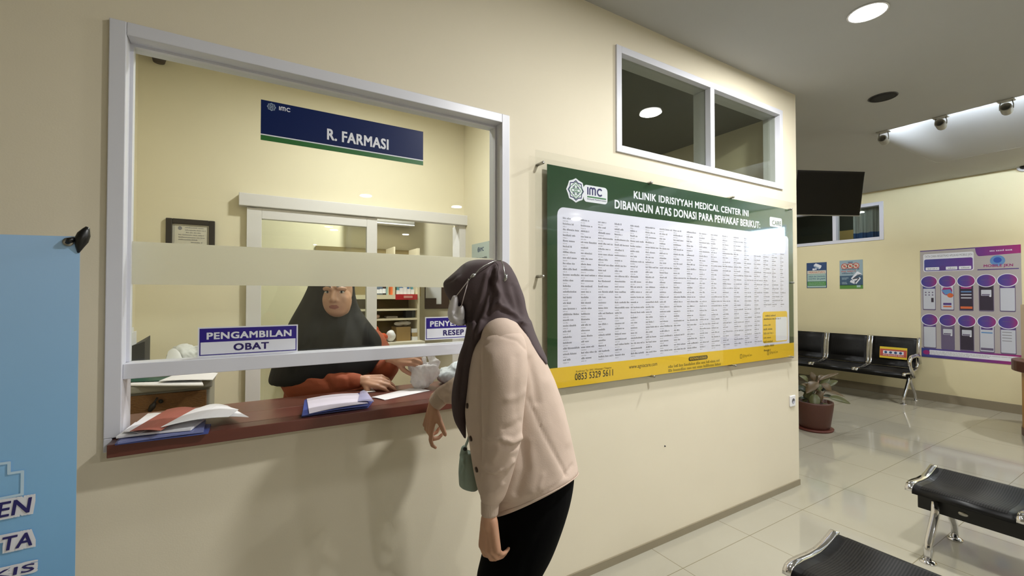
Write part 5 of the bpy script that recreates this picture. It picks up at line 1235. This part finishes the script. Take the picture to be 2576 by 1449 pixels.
# trousers
tr_ = spline_rings([RP(1250, 1240, 1444, 1160, 1.40, .15, .05), RP(1243, 1290, 1440, 1225, 1.40, .165, .03), RP(1232, 1335, 1424, 1285, 1.40, .168), RP(1218, 1375, 1398, 1360, 1.40, .165), RP(1206, 1420, 1368, 1418, 1.395, .155), RP(1199, 1452, 1364, 1452, 1.395, .15), RP(1198, 1500, 1362, 1500, 1.395, .15)])
pcs = [loft(tr_)]
for du, dd in ((-22, -.075), (14, .085)):
    kn = w3(1285 + du, 1560, 1.38 + dd); an = np.array([kn[0], kn[1], .10]) + RT * .02; tp = w3(1283, 1470, 1.395) + FH * dd * .9
    pcs.append(loft([(tp, RT * .105, FH * .085), (kn, RT * .085, FH * .08), ((kn + an) / 2, RT * .085, FH * .085), (an - ZUP * .02, RT * .09, FH * .09)]))
put(cloth(solid(pcs, .007, 5), (((1330, 1300), (1300, 1440)), 14, .002) and [(((1400, 1260), (1330, 1400), (1318, 1449)), 10, -.003), (((1360, 1290), (1300, 1400)), 14, -.002)], .003, 5), 'trousers', BLK, cu_)
# shoes
for dd in (-.075, .085):
    kn = w3(1285 - 22 if dd < 0 else 1299, 1560, 1.38 + dd); a = np.array([kn[0], kn[1], .04]) + RT * .02
    put(solid([cap(a + RT * .05, a - RT * .16 - ZUP * .01, .042, .034), loft([(a + RT * .01 - ZUP * .037, RT * .09, FH * .042), (a - RT * .06 - ZUP * .038, RT * .13, FH * .044), (a - RT * .06 - ZUP * .02, RT * .13, FH * .044)])], .006, 3), 'shoe', BLACK, cu_)
# jacket body with hem band
JR = [RP(1205, 836, 1292, 798, 1.40, .10), RP(1190, 870, 1330, 824, 1.40, .155), RP(1183, 910, 1352, 862, 1.40, .17), RP(1178, 970, 1383, 925, 1.40, .172), RP(1172, 1036, 1412, 1004, 1.40, .17), RP(1181, 1100, 1432, 1076, 1.40, .172), RP(1193, 1170, 1444, 1130, 1.40, .178), RP(1205, 1230, 1451, 1166, 1.40, .182, .03), RP(1228, 1276, 1453, 1182, 1.40, .182, .055), RP(1240, 1294, 1450, 1190, 1.40, .176, .06)]
jk_pieces = [loft(spline_rings(JR), 40, 2.3), cap(w3(1262, 852, DN + .07), w3(1272, 862, 1.33), .062, .075), cap(w3(1235, 890, DF - .07), w3(1260, 860, 1.42), .06, .09)]
jst = [(((1330, 1005), (1360, 1075), (1395, 1140), (1424, 1196)), 4, -.0045), (((1312, 1010), (1342, 1080), (1378, 1150), (1410, 1205)), 14, .002), (((1240, 1268), (1320, 1262), (1400, 1222), (1440, 1170)), 4, -.003),
       (((1330, 905), (1345, 960), (1352, 1010)), 10, -.006), (((1316, 1120), (1318, 1180), (1300, 1240)), 12, -.007), (((1336, 1110), (1342, 1180), (1338, 1235)), 10, .002), (((1380, 960), (1412, 1050), (1428, 1110)), 13, .004), (((1358, 1225), (1366, 1195)), 6, .003),
       (((1205, 1100), (1212, 1200), (1228, 1270)), 5, .002), (((1196, 900), (1190, 1000), (1202, 1120), (1218, 1220)), 6, -.002)]
jk = put(cloth(solid(jk_pieces, .0065, 7), jst, .0045, 6, fine=.0012), 'jacket', BEIGE, cu_)
hb_ = [(c_ * 1.0, a_ * k_, b_ * k_) for (c_, a_, b_), k_ in zip(spline_rings(JR[-3:], 4)[5:], (.995, 1.012, 1.016, 1.012))]
hv, hf = loft(hb_, 64, 2.3); o_ = MB().raw(hv, hf, BEIGE, True).build('hem_band', jk); o_.data.set_sharp_from_angle(angle=.9)
# near sleeve
def tube_rings(L): return spline_rings([(w3(u, v, d), RT * (r * d / FPX), FH * (r * d / FPX) * k_) for u, v, r, d, k_ in L])
NS = [(1267, 816, 22, DN + .10, .9), (1268, 838, 44, DN + .06, .9), (1268, 862, 54, DN + .045, .95), (1268, 895, 58, DN + .024, 1), (1269, 940, 57, DN + .006, 1), (1266, 1000, 53.5, DN - .005, 1), (1264, 1060, 51.5, DN - .01, 1), (1262, 1110, 49.5, DN - .01, 1), (1254, 1165, 44, DN - .005, 1), (1245, 1215, 39, DN, 1), (1238, 1250, 32, DN, 1), (1235, 1266, 23, DN, 1)]
sst = [(((1314, 1098), (1290, 1112), (1268, 1104)), 7, .0075), (((1312, 1116), (1288, 1128), (1262, 1120)), 6, -.008), (((1216, 1170), (1222, 1184), (1244, 1190), (1268, 1182), (1290, 1160)), 6, .0065), (((1216, 1184), (1240, 1199), (1268, 1192)), 6, -.006), (((1216, 1104), (1240, 1110), (1262, 1104)), 6, .004), (((1306, 1060), (1290, 1075), (1270, 1078)), 9, -.004),
       (((1222, 868), (1258, 846), (1300, 858), (1322, 880)), 3.2, -.0022), (((1222, 858), (1258, 837), (1300, 848)), 7, .0012), (((1225, 900), (1222, 1000), (1222, 1080)), 9, -.003), (((1300, 900), (1296, 980), (1300, 1040)), 12, -.003), (((1262, 1218), (1248, 1236), (1230, 1240)), 7, .004), (((1318, 985), (1300, 1000), (1276, 1004)), 9, .003), (((1255, 1130), (1240, 1160)), 8, .003)]
put(cloth(solid([loft(tube_rings(NS), 36)], .005, 4), sst, .004, 8, stretch=(1, 1, .6), fine=.001), 'sleeve', BEIGE, jk)
put(solid([loft(tube_rings([(1235, 1258, 25, DN, 1), (1233, 1268, 23.5, DN, 1), (1232, 1284, 22, DN, 1), (1231.5, 1296, 21.5, DN, 1)]), 36)], .004, 2), 'cuff', BEIGE_RIB, jk)
# far sleeve resting on the ledge
fr = [w3(1238, 870, DF), w3(1205, 940, 1.60), w3(1172, 978, 1.625), w3(1142, 986, 1.65), w3(1119, 990, 1.672)]
pcs = [cap(fr[i], fr[i + 1], (.07, .066, .060, .047)[i], (.066, .060, .047, .037)[i]) for i in range(4)]
put(cloth(solid(pcs, .005, 4), [(((1100, 985), (1118, 975), (1132, 985)), 5, .006), (((1120, 1000), (1128, 1030)), 5, .006), (((1110, 1010), (1116, 1028)), 4, -.004), (((1130, 968), (1126, 990)), 5, -.005)], .006, 14), 'sleeve', BEIGE, jk)
pq = RT * .72 - ZUP * .69
put(solid([loft([(w3(u, v, 1.675), pq * r, FH * r * 1.05) for u, v, r in ((1120, 988, .026), (1116, 992, .033), (1110, 998, .034), (1101, 1008, .032), (1095, 1015, .030), (1092, 1019, .028))], 30)], .004, 2), 'cuff', BEIGE_RIB, jk)
# buttons on the placket
for (u, v) in ((1173.5, 1021), (1185, 1103), (1199.5, 1181)):
    o_, n_ = surf(jk, u, v, .001)
    MB().lathe([(.0001, .004), (.004, .004), (.0078, .003), (.0085, 0), (.0085, -.014), (.0001, -.014)], o_, pm('brown_button', (70, 52, 44), .3, metal=.3), 18, axis=n_).build('button', jk)
# headscarf
HR = [RP(1196, 653.5, 1214, 653.5, 1.42, .014), RP(1178, 658, 1263, 657, 1.42, .05), RP(1163, 667, 1282, 668, 1.42, .075), RP(1147, 682, 1293, 684, 1.42, .09), RP(1130, 697, 1301, 699, 1.42, .098), RP(1117, 709, 1306, 712, 1.42, .10), RP(1116, 722, 1311, 726, 1.42, .102), RP(1121, 738, 1317, 742, 1.42, .104), RP(1133, 756, 1321, 758, 1.42, .105), RP(1156, 776, 1324, 777, 1.42, .108), RP(1166, 798, 1331, 800, 1.42, .115), RP(1173, 822, 1338, 820, 1.42, .125), RP(1182, 850, 1344, 848, 1.42, .135), RP(1200, 890, 1340, 880, 1.42, .10)]
TR = [RP(1176, 806, 1250, 806, 1.36, .06), RP(1172, 830, 1236, 830, 1.345, .055), RP(1167, 860, 1218, 858, 1.345, .045), RP(1154, 895, 1203, 893, 1.35, .04), RP(1146, 930, 1188, 928, 1.36, .036), RP(1140, 963, 1185, 961, 1.37, .034), RP(1137, 1000, 1178, 1000, 1.38, .03), RP(1138, 1030, 1174, 1030, 1.38, .027), RP(1144, 1060, 1173, 1060, 1.385, .022), RP(1157, 1086, 1174, 1086, 1.39, .015), RP(1167, 1104, 1174, 1104, 1.395, .008)]
BR = [RP(1280, 800, 1336, 806, 1.42, .12), RP(1296, 835, 1345, 836, 1.42, .13), RP(1316, 868, 1358, 866, 1.42, .125), RP(1342, 892, 1370, 888, 1.42, .11), RP(1364, 908, 1377, 906, 1.42, .09)]
hst = [(((1240, 672), (1226, 735), (1204, 790), (1190, 850)), 6, -.010), (((1225, 690), (1212, 745), (1196, 800)), 7, .005), (((1247, 676), (1250, 702), (1243, 712), (1256, 740), (1255, 765)), 6, .008), (((1234, 705), (1238, 740), (1226, 790)), 6, -.009), (((1262, 690), (1272, 740), (1290, 775)), 8, -.006), (((1255, 768), (1280, 778), (1305, 800), (1320, 815)), 6, .006), (((1252, 760), (1230, 780), (1210, 805), (1198, 840)), 6, .006), (((1262, 782), (1292, 796), (1318, 818)), 6, -.006),
       (((1152, 700), (1140, 725), (1150, 750)), 10, .003), (((1165, 668), (1157, 690), (1140, 704), (1120, 712)), 4, -.0025), (((1300, 720), (1312, 765), (1318, 800)), 7, .004), (((1290, 720), (1300, 760), (1310, 795)), 6, -.004), (((1180, 850), (1165, 920), (1158, 1000)), 5, -.004), (((1172, 845), (1155, 930), (1148, 1010)), 5, .003), (((1190, 870), (1178, 940), (1170, 1010)), 4, .004), (((1186, 760), (1182, 810), (1178, 850)), 6, -.004), (((1176, 765), (1170, 800)), 5, .003)]
sc_ = put(cloth(solid([loft(spline_rings(HR), 40), loft(spline_rings(TR), 28), loft(spline_rings(BR), 28)], .0048, 5), hst, .002, 9), 'headscarf', PLUM, cu_)
# mask, straps
MR = [RP(1136, 752, 1149, 752, 1.385, .03), RP(1131, 764, 1149, 764, 1.38, .042), RP(1129, 776, 1154, 776, 1.378, .048), RP(1127, 788, 1164, 787, 1.376, .052), RP(1128, 799, 1169, 798, 1.376, .054), RP(1133, 809, 1172, 810, 1.378, .050), RP(1146, 816, 1171, 817, 1.38, .038), RP(1153, 819, 1164, 819, 1.385, .014)]
def pad(u0, v0, u1, v1, w0, w1, d0_, d1_): return loft(spline_rings([(w3(u0 + (u1 - u0) * t, v0 + (v1 - v0) * t, d0_ + (d1_ - d0_) * t), RT * ((w0 + (w1 - w0) * t) * k_ * 1.34 / FPX), FH * .012 * k_) for t, k_ in ((-.06, .25), (0, .75), (.3, 1), (.7, 1), (1, .9))]), 24)
mk = put(cloth(solid([loft(spline_rings(MR), 30), pad(1145, 745, 1140, 790, 8.5, 12, 1.336, 1.340), pad(1161, 770, 1157, 805, 7, 13, 1.330, 1.338)], .0030, 5), [(((1131, 790), (1150, 796), (1168, 792)), 3, -.0012)], .0012, 30), 'face_mask', MASKW, cu_)
ST = pm('pale_elastic_strap', (190, 178, 176), .6); CL = pm('silver_strap_clip', (170, 170, 168), .25, .8)
dS = 1.310
MB().tube([w3(1146, 747, 1.326), w3(1163, 725, dS), w3(1178, 706, dS)], .0014, ST, 8).build('ear_loop', mk); MB().tube([w3(1160, 773, 1.320), w3(1168, 742, dS - .004), w3(1178, 706, dS)], .0014, ST, 8).build('ear_loop', mk)
MB().tube([w3(1178, 706, dS), w3(1190, 694, dS - .002), w3(1196, 689, dS), w3(1206, 677, dS + .000), w3(1219, 668, dS + .008), w3(1236, 660, dS + .020), w3(1249, 655, dS + .05), w3(1261, 656, dS + .04), w3(1266, 668, dS + .015), w3(1269, 684, dS + .008), w3(1270, 698, dS)], .0016, CL, 8).build('strap_cord', mk, label='grey mask strap over the scarf')
MB().tube([w3(1184, 698.5, dS - .004), w3(1190, 694, dS - .006), w3(1196, 689.5, dS - .004)], [.003, .0058, .0032], CL, 10).build('strap_clip', mk); MB().tube([w3(1274, 690, dS - .004), w3(1272, 700, dS - .006), w3(1268, 708, dS - .004)], [.0032, .005, .0046], CL, 10).build('strap_clip', mk); MB().tube([w3(1179, 704, dS - .002), w3(1180.5, 702.5, dS - .003)], [.0034, .003], CHROME, 10).build('strap_bead', mk)

# shoulder bag
SAGE = pm('sage_green_leatherette', (146, 164, 154), .5, var=.06, scale=14, bump=.1, bscale=120)
b0 = w3(1178, 1190, 1.45); bg_ = thing('shoulder_bag', 'small sage green shoulder bag hanging in front of the customer', 'bag', (b0[0], b0[1], b0[2]))
BGR = [RP(1160, 1137, 1186, 1137, 1.45, .02), RP(1156, 1152, 1190, 1152, 1.45, .03), RP(1154, 1175, 1200, 1175, 1.45, .04), RP(1154, 1200, 1204, 1202, 1.45, .044), RP(1155, 1216, 1206, 1224, 1.45, .042), RP(1164, 1221, 1198, 1230, 1.45, .03)]
put(cloth(solid([loft(spline_rings(BGR), 30, 2.6)], .004, 3), [(((1171, 1150), (1170, 1190), (1168, 1222)), 2, -.003), (((1164, 1172), (1158, 1190), (1156, 1200)), 3, -.006), (((1165, 1160), (1168, 1175)), 4, .004), (((1162, 1176), (1160, 1205)), 3, .003)], .003, 16), 'bag_body', SAGE, bg_)
MB().tube([w3(1168, 1140, 1.44), w3(1172, 1120, 1.43), w3(1177, 1108, 1.42), w3(1184, 1080, 1.40), w3(1210, 1000, 1.36)], .006, SAGE, 8, flatten=.4).build('shoulder_strap', bg_)
MB().lathe([(.0001, .005), (.006, .004), (.006, -.006), (.0001, -.006)], w3(1170, 1129, 1.43), BLACK, 14, axis=-FH).build('strap_button', bg_)
put(solid([cap(w3(1168, 1128, 1.445), w3(1166, 1146, 1.445), .011, .014)], .004, 2), 'strap_tab', SAGE, bg_)

# ---- pharmacist ----------------------------------------------------------
base = W(820, 950, 2.16); ph = thing('person', 'woman pharmacist in a black headscarf and rust orange uniform behind the hatch glass', 'person', (base[0], base[1], 0))
HD_ = 2.12; fc = w3(850, 742, HD_ - .045)
fd = -FH * .95 + RT * .10 - ZUP * .08; fd /= np.linalg.norm(fd); fs_ = np.cross(fd, ZUP); fs_ /= np.linalg.norm(fs_); fu = np.cross(fs_, fd)
if fs_ @ RT < 0: fs_ = -fs_
fu = np.cross(fs_, fd); fu = fu if fu[2] > 0 else -fu
def fp(x, y, z): return fc + fs_ * x + fu * y + fd * z
bp = [ell3(fc - fd * .02 + fu * .02, fs_ * .060, fd * .080, fu * .095), ell3(fp(0, -.025, .012), fs_ * .0655, fd * .060, fu * .079), ell3(fp(0, -.062, .028), fs_ * .046, fd * .036, fu * .036)]
bp += [cap(fp(0, .022, .060), fp(0, -.014, .082), .009, .0125), ell3(fp(-.013, -.019, .066), fs_ * .011, fd * .011, fu * .009), ell3(fp(.013, -.019, .066), fs_ * .011, fd * .011, fu * .009)]        # nose
bp += [cap(fp(-.018, -.045, .058), fp(.018, -.045, .058), .0085, .0085), cap(fp(-.016, -.054, .056), fp(.016, -.054, .056), .0085, .0085)]                     # lips
bp += [cap(fp(-.045, .032, .046), fp(-.016, .036, .060), .010, .010), cap(fp(.016, .036, .060), fp(.045, .032, .046), .010, .010)]                                # brow ridge
bp += [ell3(fp(-.034, -.018, .034), fs_ * .026, fd * .028, fu * .030), ell3(fp(.034, -.018, .034), fs_ * .026, fd * .028, fu * .030)]                            # cheeks
pn = w3(842, 830, 2.16); pc_ = w3(828, 935, 2.19); pw_ = w3(828, 1040, 2.20); ph_ = np.array([pw_[0], pw_[1], .85]) + FH * .03
bp += [cap(fc - fd * .02 - fu * .05, pn, .052, .055), cap(pn, pc_, .07, .12), cap(pc_, pw_, .12, .11), cap(pw_, ph_, .11, .13)]
sR, eR, wR = w3(735, 865, 2.18), w3(742, 985, 2.06), w3(904, 957, 1.985)
sL, eL, wL = w3(930, 865, 2.22), w3(958, 955, 2.16), w3(990, 908, 2.03)
bp += [cap(pc_, sR, .1, .055), cap(sR, eR, .046, .037), cap(eR, wR, .036, .021), cap(pc_, sL, .1, .055), cap(sL, eL, .046, .037), cap(eL, wL, .036, .021)]
bp += hand(w3(912, 956, 1.98), RT * .985 - ZUP * .06 - FH * .16, ZUP * .72 - FH * .60 + RT * .2, False, 1.0, curls=[(18, 34, 22), (12, 30, 22), (18, 34, 24), (26, 40, 26)], thumb=(20, 12), spread=1.5)
bp += hand(w3(995, 905, 2.02), RT * .95 + ZUP * .12 - FH * .28, ZUP * .55 - FH * .70, False, 1.0, curls=[(38, 62, 40), (42, 66, 42), (46, 68, 44), (50, 70, 44)], thumb=(35, 25))
for dd in (-.09, .09):
    kn = np.array([ph_[0], ph_[1], .46]) + RT * dd; an = np.array([ph_[0], ph_[1], .08]) + RT * dd
    bp += [cap(ph_ + RT * dd * .8, kn, .08, .055), cap(kn, an, .05, .035), cap(an - ZUP * .04, an - FH * .15 - ZUP * .05, .034, .026)]
me = solid(bp, .0042, 4, .5)
body = put(me, 'body', SKIN, ph)
for m in (LIP, BROW): body.data.materials.append(m)
o0 = np.array(parent_loc(ph))
for p_ in body.data.polygons:
    c = np.array(p_.center) + o0 - fc; x, y, z = c @ fs_, c @ fu, c @ fd
    if z > .03:
        if ((x) / .021) ** 2 + ((y + .0495) / .0105) ** 2 < 1: p_.material_index = 1
        if abs(abs(x) - .031) < .019 and abs(y - .047 + .25 * (abs(x) - .031) ** 2 / .02) < .0042: p_.material_index = 2
eyes = []
for s_ in (-1, 1):
    e_ = MB(); c = fp(.031 * s_, .018, .0525)
    V, F = ell3(c, fs_ * .0135, fd * .006, fu * .0058); e_.raw(V, F, EYEW, True)
    V, F = ell3(c + fd * .0035 + fs_ * .001, fs_ * .0056, fd * .0034, fu * .0056); e_.raw(V, F, IRIS, True)
    e_.tube([c + fs_ * t * .0145 + fu * (.0062 - .0045 * t * t) + fd * (.004 - .003 * t * t) for t in (-1, -.5, 0, .5, 1)], .0013, BROW, 6)
    e_.build('eye', ph)
# uniform
UR = [(pn, RT * .11, FH * .09), (w3(835, 880, 2.18), RT * .19, FH * .12), (pc_, RT * .20, FH * .13), (w3(825, 1000, 2.19), RT * .215, FH * .135), (pw_, RT * .22, FH * .14), (ph_, RT * .23, FH * .16), (np.array([ph_[0], ph_[1], .45]), RT * .25, FH * .18), (np.array([ph_[0], ph_[1], .12]), RT * .27, FH * .2)]
un = put(cloth(solid([loft(spline_rings(UR), 36)], .009, 4), [(((720, 960), (712, 1015)), 8, .006)], .008, 5), 'uniform', ORNG, ph)
def limb(pts, rs): return [cap(pts[i], pts[i + 1], rs[i], rs[i + 1]) for i in range(len(pts) - 1)]
put(cloth(solid(limb([sR, w3(738, 935, 2.10), w3(756, 968, 2.05), w3(805, 962, 2.02), w3(855, 960, 1.995), w3(898, 960, 1.985)], [.085, .084, .076, .066, .050, .034]), .006, 4), [(((815, 928), (835, 950), (870, 955)), 8, .006), (((800, 940), (830, 975)), 8, -.006), (((770, 950), (800, 960)), 8, .005), (((870, 940), (880, 970)), 6, -.004)], .007, 10), 'sleeve', ORNG, un)
put(cloth(solid(limb([sL, w3(955, 905, 2.18), w3(962, 935, 2.14), w3(976, 925, 2.08), w3(985, 914, 2.045)], [.08, .075, .062, .048, .036]), .006, 4), [], .007, 10), 'sleeve', ORNG, un)
MB().tube([w3(899, 959, 1.985), w3(905, 958, 1.985)], [.031, .029], pm('pale_sleeve_lining', (196, 170, 140), .8), 16).build('cuff_lining', un)
# black headscarf, open around the face
SR = [RP(842, 650, 852, 650, HD_ + .03, .02), RP(812, 662, 876, 662, HD_ + .025, .075), RP(795, 680, 884, 680, HD_ + .02, .10), RP(786, 703, 888, 703, HD_ + .02, .098), RP(780, 722, 889, 722, HD_ + .025, .095), RP(767, 748, 892, 748, HD_ + .035, .098), RP(751, 776, 903, 776, HD_ + .045, .105), RP(734, 806, 926, 808, HD_ + .05, .125), RP(716, 848, 953, 846, HD_ + .05, .165), RP(702, 888, 966, 880, HD_ + .045, .19), RP(690, 925, 968, 905, HD_ + .04, .20), RP(684, 952, 958, 925, HD_ + .04, .20), RP(690, 964, 945, 932, HD_ + .04, .195)]
sst = [(((800, 760), (770, 830), (735, 900)), 14, .006), (((815, 790), (800, 850), (780, 910)), 12, -.006), (((880, 780), (900, 840), (920, 890)), 12, -.006), (((850, 800), (860, 860), (850, 920)), 12, .006), (((905, 800), (930, 850), (950, 890)), 10, .005), (((775, 850), (740, 930)), 9, -.005)]
rad = lambda P: 0
me = solid([loft(spline_rings(SR), 44)], .006, 16)
put(cloth(me, sst, .006, 6), 'headscarf', NIGHT, ph)
# white carrier bag held on the counter
q = onZ(1058, 975, LZ); cbg = thing('carrier_bag', 'white plastic carrier bag with V shaped handles in the hand of the pharmacist', 'bag', (q[0], q[1], LZ))
d0 = 2.02
CR_ = [RP(1046, 974, 1074, 972, d0, .03), RP(1036, 960, 1090, 955, d0, .05), RP(1033, 935, 1104, 938, d0, .055), RP(1029, 918, 1105, 918, d0, .05), RP(1026, 904, 1046, 906, d0, .02)]
pcs = [loft(spline_rings(CR_[:-1]), 30), cap(w3(1036, 925, d0), w3(1026, 895, d0), .018, .007), cap(w3(1050, 920, d0), w3(1036, 897, d0 + .01), .013, .006), cap(w3(1070, 925, d0), w3(1067, 902, d0), .017, .006), cap(w3(1092, 920, d0), w3(1080, 888, d0), .02, .007), cap(w3(1098, 915, d0), w3(1094, 892, d0), .014, .006)]
put(cloth(solid(pcs, .0045, 3), [(((1046, 930), (1056, 965)), 5, -.008), (((1066, 925), (1070, 965)), 6, .007), (((1082, 930), (1078, 962)), 5, -.007), (((1096, 930), (1086, 958)), 5, .005), (((1040, 940), (1050, 955)), 4, .005)], .003, 20, ridge=.011), 'bag_film', film('milky_white_plastic', (244, 244, 246), .18, .7), cbg)
